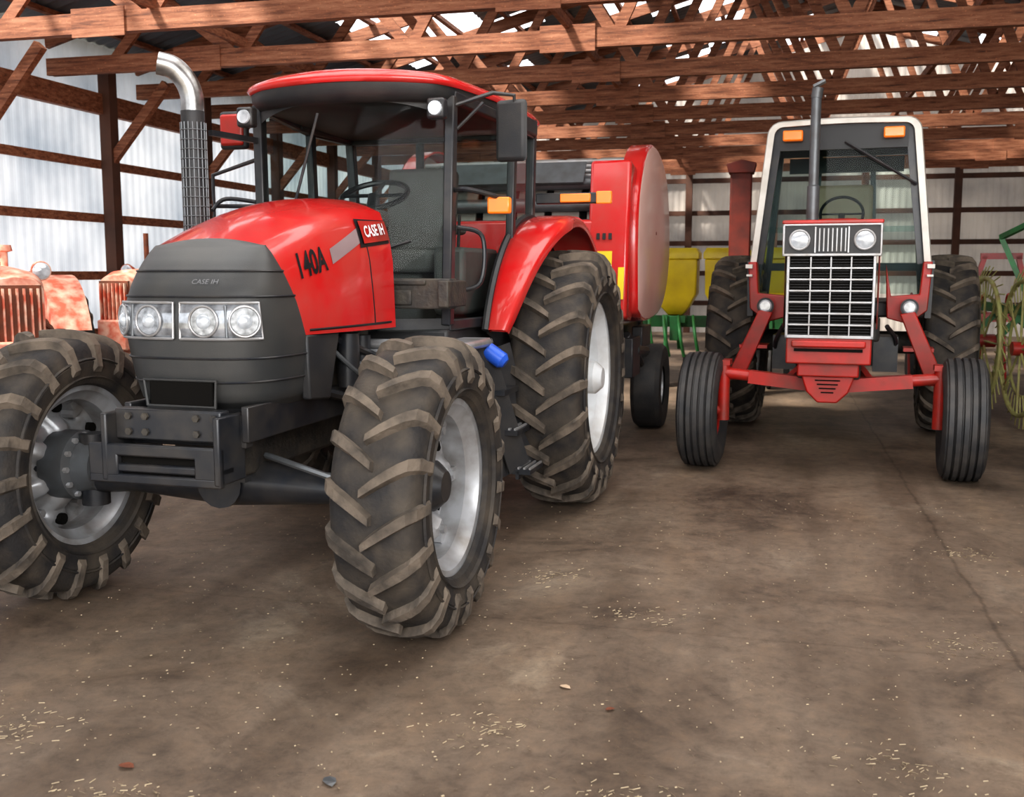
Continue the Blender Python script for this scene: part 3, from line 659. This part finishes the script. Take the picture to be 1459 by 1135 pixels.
mk('pickup', comb(tube([(-.95, 4.75, .42), (.95, 4.75, .42)], .16, 18), box((.0, 4.7, .80), (1.8, .3, .35)), *[tube([(x, 4.75, .42), (x, 4.55, .28), (x, 4.5, .2)], .008, 5) for x in [-.85+.1*k for k in range(18)]]), BLK2, B)
mk('lower_frame', comb(box((.8, 5.4, .95), (.12, 1.8, .25)), box((-.8, 5.4, .95), (.12, 1.8, .25)), box((0, 5.9, .8), (1.8, .2, .2)), tube([(.98, 5.2, .85), (.98, 5.8, .8)], .06, 10), tube([(.95, 5.0, 1.0), (1.0, 5.5, .7)], .04, 8), box((.95, 5.1, .8), (.15, .4, .35)), box((.97, 5.7, .95), (.1, .5, .2))), BLK2, B, bevel=.01)
mk('tongue', comb(beam((0, 3.4, .55), (0, 4.5, .75), .16, .16), beam((-.5, 4.5, .8), (0, 3.9, .65), .1, .1), beam((.5, 4.5, .8), (0, 3.9, .65), .1, .1)), RED2, B)
mk('stand', comb(tube([(.15, 3.9, .72), (.15, 3.9, .02)], .035, 10), box((.15, 3.9, .01), (.18, .18, .02))), RED2, B)

# =====================================================================
# PLANTER with yellow hoppers
# =====================================================================
Pn = empty('row_planter', (2.72, 14.4, 0), radians(-14))
hp = []; lids = []; fr = []; dw = []
for k in range(4):
    x = -.45+.70*k
    def rr(w, d, z): return [Vector((x+a*w, b*d, z)) for a, b in ((-1, -1), (1, -1), (1, 1), (-1, 1))]
    hp.append(loft([rr(.10, .10, .95), rr(.20, .20, 1.08), rr(.29, .28, 1.25), rr(.30, .29, 1.72)], True, True))
    lids.append(loft([rr(.32, .31, 1.72), rr(.32, .31, 1.80), rr(.28, .27, 1.87)], True, True))
    fr.append(box((x, .1, .78), (.12, .7, .34))); fr.append(beam((x, .3, .9), (x, .7, .45), .06, .08)); fr.append(beam((x-.12, -.2, .95), (x-.1, -.4, .45), .05, .07)); fr.append(box((x, -.05, .9), (.3, .3, .1)))
    dw.append(revolve([(-.04, 0), (-.04, .24), (-.02, .27), (.02, .27), (.04, .24), (.04, 0)], (x-.12, -.4, .27), 20))
    dw.append(revolve([(-.04, 0), (-.04, .18), (.04, .18), (.04, 0)], (x+.12, .5, .18), 20))
mk('hoppers', comb(*hp), YEL, Pn, bevel=.02); mk('hopper_lids', comb(*lids), YEL, Pn, bevel=.01)
mk('row_units', comb(*fr, box((.5, .35, .85), (2.9, .16, .16)), beam((-.9, .4, .3), (-.9, .4, 1.6), .1, .1), beam((-.9, .4, 1.6), (-.4, .4, .9), .08, .08), *[tube(arc([(-.8+.2*k, -.2, .95), (-.75+.2*k, -.45, .7), (-.7+.2*k, -.35, .4)]), .025, 6) for k in range(6)]), GRN, Pn, bevel=.008)
mk('gauge_wheels', comb(*dw), RUB2, Pn)
Au = empty('seed_auger', (2.82, 13.0, 0), radians(-14))
mk('chute', comb(box((0, 0, 2.15), (.26, .24, 1.25)), box((.02, -.03, 1.1), (.22, .2, 1.2))), REDB, Au, bevel=.02)
mk('chute_head', prism([(-.15, 2.74), (.15, 2.74), (.18, 2.86), (.0, 2.90), (-.18, 2.85)], 'y', -.16, .14), REDB, Au, bevel=.01)
mk('legs', comb(beam((-.1, 0, 1.3), (-.3, .2, 0.0), .05, .05), beam((.1, 0, 1.3), (.3, .2, 0.0), .05, .05), box((0, -.02, .31), (.30, .3, .62))), REDB, Au)

# =====================================================================
# WHEEL RAKE (right edge)
# =====================================================================
Rk = empty('wheel_rake', (5.0, 10.2, 0), radians(-10))
for i, (x, y, z, R) in enumerate(((0, 0, .80, .66), (-.12, .9, .82, .66), (.42, -.75, .80, .66), (-.1, 1.8, .82, .66))):
    ring = [Vector((x, y+R*cos(a), z+R*sin(a))) for a in [2*pi*k/40 for k in range(41)]]
    ring2 = [Vector((x+.03, y+R*.72*cos(a), z+R*.72*sin(a))) for a in [2*pi*k/32 for k in range(33)]]
    sp = [tube([(x, y, z), (x, y+R*cos(a), z+R*sin(a))], .012, 6) for a in [2*pi*k/8 for k in range(8)]]
    tn = [tube([(x, y+R*.72*cos(a), z+R*.72*sin(a)), (x, y+R*cos(a), z+R*sin(a)), (x+.03, y+(R+.13)*cos(a+.18), z+(R+.13)*sin(a+.18))], .007, 5) for a in [2*pi*k/36 for k in range(36)]]
    mk('rake_wheel_%d' % i, comb(tube(ring, .024, 8), tube(ring2, .016, 6), *sp), RAKEY, Rk)
    mk('tines_%d' % i, comb(*tn), RAKEY, Rk)
    mk('hub_%d' % i, tube([(x-.08, y, z), (x+.12, y, z)], .07, 12), RED2, Rk)
mk('rake_frame', comb(beam((.35, -1.3, 1.15), (.2, 2.4, 1.15), .1, .1), *[beam((.3, y, 1.15), (x+.1, y, z), .05, .06) for x, y, z in ((0, 0, .8), (-.1, .9, .82), (.42, -.75, .8), (-.1, 1.8, .82))], beam((.3, 1.4, 1.1), (1.0, 1.4, .5), .08, .08), beam((.2, .4, 1.2), (-.1, .5, 1.9), .05, .05), beam((-.1, .5, 1.9), (.25, -.6, 2.2), .05, .05)), GRN, Rk)
mk('support_tire', revolve([(-.08, .1), (-.1, .25), (-.07, .3), (.07, .3), (.1, .25), (.08, .1)], (1.0, 1.4, .3), 24), RUB2, Rk)
Cu = empty('spring_tine_cultivator', (6.35, 13.6, 0), radians(-14))
tn = []
for k in range(8):
    x = -1.05+.3*k
    tn.append(tube(arc([(x, 0, .95), (x, .18, 1.25), (x, .32, 1.1), (x, .3, .6), (x, .05, .05)]), .018, 6))
mk('tines', comb(*tn), RED2, Cu)
mk('frame', comb(box((0, 0, .95), (2.3, .1, .1)), box((0, .6, .95), (2.3, .1, .1)), *[box((x, .3, .95), (.08, .7, .08)) for x in (-1.1, -.4, .4, 1.1)], beam((-.4, 0, 1.0), (-.2, 0, 1.75), .06, .06), beam((.4, 0, 1.0), (.2, 0, 1.75), .06, .06), box((0, 0, 1.75), (.5, .06, .08))), RED2, Cu)
mk('gauge_wheels', comb(*[revolve([(-.08, 0), (-.08, .26), (.08, .26), (.08, 0)], (x, .95, .26), 20) for x in (-.9, .9)], *[beam((x, .6, .95), (x, .95, .26), .05, .05) for x in (-.9, .9)]), RUB2, Cu)

# =====================================================================
# OLD OPEN TRACTORS (left background)
# =====================================================================
def old_tractor(loc, rz):
    O = empty('antique_open_tractor', loc, rz)
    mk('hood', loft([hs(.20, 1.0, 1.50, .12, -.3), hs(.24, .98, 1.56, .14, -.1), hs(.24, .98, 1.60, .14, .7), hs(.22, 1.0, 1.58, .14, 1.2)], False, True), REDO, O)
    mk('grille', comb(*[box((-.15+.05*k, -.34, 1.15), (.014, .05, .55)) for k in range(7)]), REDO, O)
    mk('grille_backing', box((0, -.31, 1.15), (.36, .03, .6)), RUST, O)
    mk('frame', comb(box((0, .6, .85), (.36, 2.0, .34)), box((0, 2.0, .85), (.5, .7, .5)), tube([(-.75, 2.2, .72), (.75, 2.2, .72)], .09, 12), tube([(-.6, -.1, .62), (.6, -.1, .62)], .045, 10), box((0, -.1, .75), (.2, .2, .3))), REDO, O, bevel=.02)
    mk('hood_openings', comb(box((0, .45, 1.22), (.492, .5, .16)), box((0, .95, 1.22), (.47, .3, .2))), RUST, O)
    for s, tg in ((1, 'l'), (-1, 'r')):
        rib_tire(O, 'front_'+tg, (s*.65, -.1, .36), .36, .09, .2)
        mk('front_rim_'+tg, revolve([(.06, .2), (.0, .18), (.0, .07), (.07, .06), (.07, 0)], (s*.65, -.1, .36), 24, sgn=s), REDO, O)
        mk('spindle_'+tg, tube([(s*.56, -.1, .75), (s*.56, -.1, .36), (s*.66, -.1, .36)], .035, 8), REDO, O)
        ag_tire(O, 'rear_'+tg, (s*.85, 2.2, .72), .72, .17, .42, 18, .035, .05)
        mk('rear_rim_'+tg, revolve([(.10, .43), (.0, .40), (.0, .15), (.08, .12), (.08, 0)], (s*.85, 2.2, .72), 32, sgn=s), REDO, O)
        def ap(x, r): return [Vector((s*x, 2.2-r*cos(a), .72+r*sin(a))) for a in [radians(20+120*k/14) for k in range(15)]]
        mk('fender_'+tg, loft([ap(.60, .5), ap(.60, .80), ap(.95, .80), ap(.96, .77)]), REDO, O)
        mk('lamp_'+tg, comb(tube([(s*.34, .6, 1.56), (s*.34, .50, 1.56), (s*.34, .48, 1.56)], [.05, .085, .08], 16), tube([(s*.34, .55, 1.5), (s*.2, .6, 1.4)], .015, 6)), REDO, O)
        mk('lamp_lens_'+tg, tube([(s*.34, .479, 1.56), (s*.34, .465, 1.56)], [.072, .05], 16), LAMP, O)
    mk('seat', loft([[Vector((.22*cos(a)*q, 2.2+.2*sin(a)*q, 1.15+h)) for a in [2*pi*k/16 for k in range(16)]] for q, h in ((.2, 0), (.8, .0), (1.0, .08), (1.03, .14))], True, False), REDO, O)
    mk('seat_post', tube([(0, 2.0, .95), (0, 2.15, 1.15)], .03, 8), RUST, O)
    sw = [Vector((.21*cos(a), 1.55+.21*sin(a)*.6, 1.68+.21*sin(a)*.7)) for a in [2*pi*k/24 for k in range(25)]]
    mk('steering_wheel', comb(tube(sw, .014, 8), tube([sw[0], sw[12]], .009, 6), tube([sw[6], (0, 1.55, 1.68)], .009, 6), tube([(0, 1.55, 1.68), (0, 1.1, 1.35)], .02, 8)), RUST, O)
    mk('stack', tube([(-.08, .5, 1.55), (-.08, .5, 2.0)], .03, 10), RUST, O)
    mk('air_cleaner', tube([(.1, .75, 1.58), (.1, .75, 1.72), (.1, .75, 1.73), (.1, .75, 1.78)], [.03, .03, .07, .06], 12), REDO, O)
    mk('linkage_clutter', comb(*[tube(arc([(.26, .2+.2*k, .8), (.42, .35+.2*k, 1.0+.05*k), (.3, .6+.2*k, 1.15)]), .016, 6) for k in range(4)], *[tube(arc([(-.26, .2+.2*k, .8), (-.42, .35+.2*k, 1.0+.05*k), (-.3, .6+.2*k, 1.15)]), .016, 6) for k in range(4)], beam((-.5, 1.2, .7), (.5, 1.2, .7), .05, .05), beam((.5, 1.2, .7), (.5, .2, .4), .05, .05), beam((-.5, 1.2, .7), (-.5, .2, .4), .05, .05)), RUST, O)
    return O
old_tractor((-4.0, 8.3, 0), radians(35))
old_tractor((-4.35, 11.9, 0), radians(-12))

# =====================================================================
# BARN
# =====================================================================
BR = radians(-14)
XL, XR, YF, YB = -8.7, 12.5, -3.0, 27.0
RX = 1.9; EZ = 4.5; PITCH = .27
def roofz(x): return EZ+PITCH*((x-XL) if x < RX else (RX-XL)-(x-RX))
def mat_nodes(name):
    m = bpy.data.materials.new(name); m.use_nodes = True; return m, m.node_tree, m.node_tree.nodes['Principled BSDF']
m, nt, b = mat_nodes('packed_dirt_concrete')
tc = nt.nodes.new('ShaderNodeTexCoord')
def noise(sc, det=8, rough=.6, dist=0):
    n = nt.nodes.new('ShaderNodeTexNoise'); n.inputs['Scale'].default_value = sc; n.inputs['Detail'].default_value = det
    n.inputs['Roughness'].default_value = rough; n.inputs['Distortion'].default_value = dist
    nt.links.new(tc.outputs['Object'], n.inputs['Vector']); return n
def ramp(src, stops):
    r = nt.nodes.new('ShaderNodeValToRGB'); e = r.color_ramp.elements
    while len(e) < len(stops): e.new(.5)
    for i, (p, c) in enumerate(stops): e[i].position = p; e[i].color = (*c, 1)
    nt.links.new(src, r.inputs['Fac']); return r
def mix(mode, fac, a, bb):
    x = nt.nodes.new('ShaderNodeMix'); x.data_type = 'RGBA'; x.blend_type = mode
    if isinstance(fac, float): x.inputs[0].default_value = fac
    else: nt.links.new(fac, x.inputs[0])
    nt.links.new(a, x.inputs[6]); nt.links.new(bb, x.inputs[7]); return x
n1 = noise(.8, 10, .70, .7); r1 = ramp(n1.outputs['Fac'], [(.34, (.070, .048, .034)), (.46, (.155, .112, .080)), (.57, (.185, .138, .101)), (.70, (.29, .235, .18))])
n2 = noise(9, 14, .82, .3); r2 = ramp(n2.outputs['Fac'], [(.30, (.50, .48, .46)), (.50, (1, 1, 1)), (.72, (1.40, 1.34, 1.25))])
x1 = mix('MULTIPLY', 1.0, r1.outputs[0], r2.outputs[0])
n3 = noise(110, 4, .7); r3 = ramp(n3.outputs['Fac'], [(.60, (0, 0, 0)), (.70, (1, 1, 1))])
n4 = noise(1.6, 5, .6); r4 = ramp(n4.outputs['Fac'], [(.44, (0, 0, 0)), (.70, (.6, .6, .6))])
mm = mix('MULTIPLY', 1.0, r3.outputs[0], r4.outputs[0])
rgb = nt.nodes.new('ShaderNodeRGB'); rgb.outputs[0].default_value = (.40, .33, .24, 1)
x2 = mix('MIX', mm.outputs[2], x1.outputs[2], rgb.outputs[0])
wv = nt.nodes.new('ShaderNodeTexNoise'); wv.inputs['Scale'].default_value = 1.0; wv.inputs['Detail'].default_value = 6
mpw = nt.nodes.new('ShaderNodeMapping'); mpw.inputs['Scale'].default_value = (2.6, .45, 1); nt.links.new(tc.outputs['Object'], mpw.inputs['Vector']); nt.links.new(mpw.outputs[0], wv.inputs['Vector'])
rw = ramp(wv.outputs['Fac'], [(.36, (.72, .69, .66)), (.50, (1, 1, 1)), (.68, (1.16, 1.13, 1.08))])
x3 = mix('MULTIPLY', 1.0, x2.outputs[2], rw.outputs[0])
sx = nt.nodes.new('ShaderNodeSeparateXYZ'); nd = noise(2.5, 5, .7)
nt.links.new(tc.outputs['Object'], sx.inputs[0])
def joint(out, pos, col):
    a1 = nt.nodes.new('ShaderNodeMath'); a1.operation = 'MULTIPLY_ADD'; a1.inputs[1].default_value = .10; nt.links.new(nd.outputs['Fac'], a1.inputs[0]); nt.links.new(out, a1.inputs[2])
    a2 = nt.nodes.new('ShaderNodeMath'); a2.operation = 'SUBTRACT'; a2.inputs[1].default_value = pos+.05; nt.links.new(a1.outputs[0], a2.inputs[0])
    a3 = nt.nodes.new('ShaderNodeMath'); a3.operation = 'ABSOLUTE'; nt.links.new(a2.outputs[0], a3.inputs[0])
    return ramp(a3.outputs[0], [(.003, col), (.014, (1, 1, 1))])
x3 = mix('MULTIPLY', 1.0, x3.outputs[2], joint(sx.outputs[0], 1.0, (.66, .64, .62)).outputs[0])
x3 = mix('MULTIPLY', 1.0, x3.outputs[2], joint(sx.outputs[1], 4.4, (.82, .80, .78)).outputs[0])
nt.links.new(x3.outputs[2], b.inputs['Base Color']); b.inputs['Roughness'].default_value = .62
bp = nt.nodes.new('ShaderNodeBump'); bp.inputs['Strength'].default_value = .35; bp.inputs['Distance'].default_value = .012
nt.links.new(n2.outputs['Fac'], bp.inputs['Height']); nt.links.new(bp.outputs['Normal'], b.inputs['Normal'])
FLOOR = m
mk('floor', box(((XL+XR)/2, (YF+YB)/2, -.1), (XR-XL, YB-YF, .2)), FLOOR, None, smooth=False, rotz=BR)
OUT = pm('gravel_yard', (.30, .27, .22), .9, 0, 0, (.2, .18, .13), .6, 1)
mk('yard_ground', box((0, 0, -.35), (160, 160, .1)), OUT, None, smooth=False)

# wood
m, nt, b = mat_nodes('barn_timber')
tc = nt.nodes.new('ShaderNodeTexCoord')
mpg = nt.nodes.new('ShaderNodeMapping'); mpg.inputs['Scale'].default_value = (1.0, 4, 12)
nt.links.new(tc.outputs['Object'], mpg.inputs['Vector'])
n1 = nt.nodes.new('ShaderNodeTexNoise'); n1.inputs['Scale'].default_value = 2.2; n1.inputs['Detail'].default_value = 10; n1.inputs['Roughness'].default_value = .75; nt.links.new(mpg.outputs[0], n1.inputs['Vector'])
r1 = ramp(n1.outputs['Fac'], [(.34, (.075, .026, .014)), (.48, (.25, .092, .045)), (.70, (.44, .21, .12))])
n2 = noise(45, 3); r2 = ramp(n2.outputs['Fac'], [(.62, (1, 1, 1)), (.70, (1.9, 1.8, 1.6))])
x = mix('MULTIPLY', 1.0, r1.outputs[0], r2.outputs[0])
nt.links.new(x.outputs[2], b.inputs['Base Color']); b.inputs['Roughness'].default_value = .7
WOOD = m
DWOOD = pm('dark_girt_timber', (.12, .055, .035), .8, 0, 0, (.06, .035, .028), .7, 3)
def sheet_mat(name, col, transl, col2):
    m = bpy.data.materials.new(name); m.use_nodes = True; nt = m.node_tree
    b = nt.nodes['Principled BSDF']; o = nt.nodes['Material Output']
    tc = nt.nodes.new('ShaderNodeTexCoord'); n = nt.nodes.new('ShaderNodeTexNoise'); n.inputs['Scale'].default_value = .8; n.inputs['Detail'].default_value = 5
    nt.links.new(tc.outputs['Object'], n.inputs['Vector'])
    r = nt.nodes.new('ShaderNodeValToRGB'); r.color_ramp.elements[0].position = .35; r.color_ramp.elements[1].position = .7
    r.color_ramp.elements[0].color = (*col, 1); r.color_ramp.elements[1].color = (*col2, 1)
    nt.links.new(n.outputs['Fac'], r.inputs['Fac']); nt.links.new(r.outputs[0], b.inputs['Base Color'])
    b.inputs['Roughness'].default_value = .5; b.inputs['Metallic'].default_value = .0
    if transl > 0:
        t = nt.nodes.new('ShaderNodeBsdfTranslucent'); nt.links.new(r.outputs[0], t.inputs[0])
        mx = nt.nodes.new('ShaderNodeMixShader'); mx.inputs[0].default_value = transl
        nt.links.new(b.outputs[0], mx.inputs[1]); nt.links.new(t.outputs[0], mx.inputs[2]); nt.links.new(mx.outputs[0], o.inputs[0])
    return m
WALL = sheet_mat('translucent_wall_sheet', (.68, .72, .78), .36, (.34, .39, .46))
WALLB = sheet_mat('galvanised_wall_sheet', (.62, .56, .50), .16, (.36, .33, .31))
ROOF = sheet_mat('roof_sheet', (.17, .21, .25), .0, (.09, .10, .12))
def corr(p0, p1, z0, z1, nrm, amp=.012, per=.16):
    p0 = Vector(p0); p1 = Vector(p1); L = (p1-p0).length; n = int(L/(per/4)); vs = []; fs = []
    for i in range(n+1):
        s = i/n; p = p0.lerp(p1, s); ph = (i % 4); o = (0, amp, amp, 0)[ph]
        q = p+Vector(nrm)*o
        za = z1(q.x) if callable(z1) else z1
        vs += [Vector((q.x, q.y, z0)), Vector((q.x, q.y, za))]
    for i in range(n): fs.append((2*i, 2*i+2, 2*i+3, 2*i+1))
    return vs, fs
mk('wall_left', corr((XL, YF, 0), (XL, YB, 0), 0, EZ, (1, 0, 0)), WALL, None, smooth=False, rotz=BR)
mk('wall_back', corr((XL, YB, 0), (XR, YB, 0), 0, roofz, (0, -1, 0)), WALLB, None, smooth=False, rotz=BR)
mk('wall_right', corr((XR, YF, 0), (XR, YB, 0), 0, roofz(XR), (-1, 0, 0)), WALLB, None, smooth=False, rotz=BR)
g = []
for k in range(12):
    y = -2.1+2.4*k; g.append(box((XL+.17, y, 2.1), (.16, .17, 4.2)))
mk('trim_1', comb(*g), DWOOD, None, smooth=False, rotz=BR)
g = [box((XL+.10, (YF+YB)/2, 3.72), (.10, YB-YF, .26))]
for z in (.75, 1.5, 2.25, 2.95): g.append(box((XL+.06, (YF+YB)/2, z), (.05, YB-YF, .11)))
mk('trim_5', comb(*g), WOOD, None, smooth=False, rotz=BR)
mk('trim_4', comb(*[beam((XL+.2, -2.1+2.4*k, 3.0), (XL+1.05, -2.1+2.4*k, 3.95), .09, .12) for k in range(12)]), WOOD, None, smooth=False, rotz=BR)
g = []
for z in (.75, 1.5, 2.25, 3.0, 3.8): g.append(box(((XL+XR)/2, YB-.08, z), (XR-XL, .05, .12)))
for k in range(10): x = XL+2.1*k+.3; g.append(box((x, YB-.17, 2.2), (.16, .16, 4.4)))
mk('trim_2', comb(*g), DWOOD, None, smooth=False, rotz=BR)
g = []
for z in (.75, 1.5, 2.25, 2.95, 3.72): g.append(box((XR-.06, (YF+YB)/2, z), (.05, YB-YF, .12)))
for k in range(12): g.append(box((XR-.16, -2.1+2.4*k, 1.9), (.16, .17, 3.8)))
mk('trim_3', comb(*g), DWOOD, None, smooth=False, rotz=BR)
# trusses
zc = 4.02
def truss():
    p = [box(((XL+XR)/2, 0, zc), (XR-XL-.1, .05, .20)), box(((XL+XR)/2, .10, zc), (XR-XL-.1, .05, .18))]
    p.append(beam((XL, .05, roofz(XL)-.16), (RX, .05, roofz(RX)-.16), .06, .18)); p.append(beam((XR, .05, roofz(XR)-.16), (RX, .05, roofz(RX)-.16), .06, .18))
    xs = [XL+1.6, XL+3.6, XL+5.8, XL+8.2, RX, RX+2.4, RX+4.8, RX+7, RX+9]
    bx = [XL+.9, XL+2.6, XL+4.7, XL+7, XL+9.4, RX+1.2, RX+3.6, RX+5.9, RX+8]
    for i, x in enumerate(xs):
        if x < XR:
            p.append(beam((bx[i], .05, zc), (x, .05, roofz(x)-.16), .05, .12))
            if i+1 < len(bx): p.append(beam((x, .05, roofz(x)-.16), (bx[i+1], .05, zc), .05, .12))
    for x in (XL+2.1, XL+6.5, RX+2.5): p.append(box((x, -.035, zc), (.6, .02, .28)))
    return comb(*p)
tv = truss()
first = None
ys = [.2+1.85*k for k in range(15)]
for y in ys:
    if first is None:
        first = mk('roof_truss', tv, WOOD, None, smooth=False, rotz=BR)
        me = first.data; o = first
    else:
        o = bpy.data.objects.new('roof_truss', me); scene.collection.objects.link(o); o.rotation_euler = (0, 0, BR)
    o.location = Matrix.Rotation(BR, 3, 'Z') @ Vector((0, y, 0))
g = []
for x in (-6.0, -2.2, 1.9, 6.0): g.append(box((x, (YF+YB)/2, zc+.15), (.05, YB-YF, .10)))
xx = XL+.4
while xx < XR:
    g.append(box((xx, (YF+YB)/2, roofz(xx)-.045), (.08, YB-YF, .06))); xx += .8
mk('ceiling_purlins', comb(*g), WOOD, None, smooth=False, rotz=BR)
def hole(x, y):
    if -8.7 < x < -5.4 and 4.5 < y < 10.0: return True       # unseen opening, added to throw sun on the old tractors
    if -5.6 < x < -2.4 and 9.0 < y < 11.5: return True  # unseen opening, added so sun strikes the truss chords
    if -6.3 < x < -4.7 and 14.6 < y < 18.2: return True
    i = int((x-XL)//.8); j = int((y-YF)//1.0)
    rnd = random.Random(i*131+j*17)
    v = rnd.random()
    if y > 13 and -6 < x < 8 and v < (.30 if (y > 18 and -3 < x < 3) else .20): return True
    return False
vs = []; fs = []
per = .1; ny = int((YB-YF)/per)
def xb():
    r = [XL-.3]; x = XL
    while x < RX-.01: r.append(x+.0); x += .8
    r.append(RX); x = RX+.8
    while x < XR: r.append(x); x += .8
    r.append(XR+.3); return r
XB = xb(); nx = len(XB)
for i in range(ny+1):
    y = YF+per*i
    for x in XB: vs.append(Vector((x, y, roofz(x)+(.02 if i % 2 else 0))))
for i in range(ny):
    for j in range(nx-1):
        xm = (XB[j]+XB[j+1])/2; ym = YF+per*(i+.5)
        if hole(xm, ym): continue
        fs.append((i*nx+j, i*nx+j+1, (i+1)*nx+j+1, (i+1)*nx+j))
mk('ceiling', (vs, fs), ROOF, None, smooth=False, rotz=BR)

# =====================================================================
# floor debris
# =====================================================================
vs = []; fs = []
def bit(x, y, L, w, a, h=.004):
    o = len(vs); d = Vector((cos(a), sin(a), 0)); n = Vector((-sin(a), cos(a), 0)); p = Vector((x, y, h))
    vs.extend([p-d*L-n*w, p+d*L-n*w, p+d*L+n*w+Vector((0, 0, .003)), p-d*L+n*w+Vector((0, 0, .003))]); fs.append((o, o+1, o+2, o+3))
cl = [(-1.2, 2.9), (.3, 2.9), (1.2, 3.1), (-.1, 3.4), (1.9, 4.2), (-1.7, 3.4), (.6, 4.6), (2.5, 5.6), (.2, 5.2), (-.6, 2.5), (1.3, 2.4)]
for cx, cy in cl:
    for k in range(80):
        bit(random.gauss(cx, .10), random.gauss(cy, .08), random.uniform(.004, .014), .0007, random.uniform(0, pi))
for k in range(2400):
    y = random.uniform(2.0, 7.0); x = random.uniform(-.55*y, .55*y)
    s = random.uniform(.0015, .0055)
    bit(x, y, s, s*.5 if random.random() < .5 else .001, random.uniform(0, pi))
mk('straw_debris', (vs, fs), STRAW, None, smooth=False, recalc=False)
def leaf(x, y, s, mat, a):
    pts = [(0, -1), (.5, -.5), (.6, .2), (.2, .9), (-.3, .8), (-.6, .1), (-.4, -.6)]
    v = [Vector((s*px, s*py, .006+.25*s*abs(px))) for px, py in pts]; R = Matrix.Rotation(a, 3, 'Z')
    mk('dry_leaf', ([R@q for q in v], [tuple(range(7))]), mat, None, smooth=False, loc=(x, y, 0), recalc=False)
leaf(-.56, 3.02, .035, GREYP, .4); leaf(-1.22, 3.12, .03, RUST, 1.2); leaf(.20, 3.75, .025, TAN, .9); leaf(.35, 3.55, .02, RUST, 2.); leaf(.0, 2.62, .03, WHT, 1.9)

# =====================================================================
# camera, lights
# =====================================================================
cam = bpy.data.cameras.new('camera'); co = bpy.data.objects.new('camera', cam); scene.collection.objects.link(co)
co.location = (0, 0, 1.56); co.rotation_euler = (radians(90-7.0), 0, 0)
cam.sensor_width = 36; cam.lens = 36*1480/1459; cam.clip_end = 300
cam.dof.use_dof = True; cam.dof.focus_distance = 5.2; cam.dof.aperture_fstop = 5.0
scene.camera = co

w = bpy.data.worlds.new('world'); scene.world = w; w.use_nodes = True
bg = w.node_tree.nodes['Background']; bg.inputs[0].default_value = (.93, .96, 1.0, 1); bg.inputs[1].default_value = 2.3
sun = bpy.data.lights.new('sun', 'SUN'); sun.energy = 10; sun.angle = radians(8); sun.color = (1, .94, .85)
so = bpy.data.objects.new('sun', sun); scene.collection.objects.link(so)
d = Matrix.Rotation(BR, 3, 'Z') @ Vector((.42, .45, -.85))
so.rotation_euler = d.to_track_quat('-Z', 'Y').to_euler()
def area(name, loc, tgt, sx, sy, e, col=(1, 1, 1)):
    l = bpy.data.lights.new(name, 'AREA'); l.shape = 'RECTANGLE'; l.size = sx; l.size_y = sy; l.energy = e; l.color = col
    o = bpy.data.objects.new(name, l); scene.collection.objects.link(o); o.location = loc
    o.rotation_euler = (Vector(tgt)-Vector(loc)).to_track_quat('-Z', 'Y').to_euler(); return o
area('doorway_light', (1.5, -2.6, 3.6), (0, 6, 1.4), 8, 3, 500, (1, .99, .97))
area('high_fill_light', (.5, 5.5, 4.9), (.5, 6.5, 0), 8, 4, 340, (1, .98, .95))  # added fill lamp under the roof, out of view
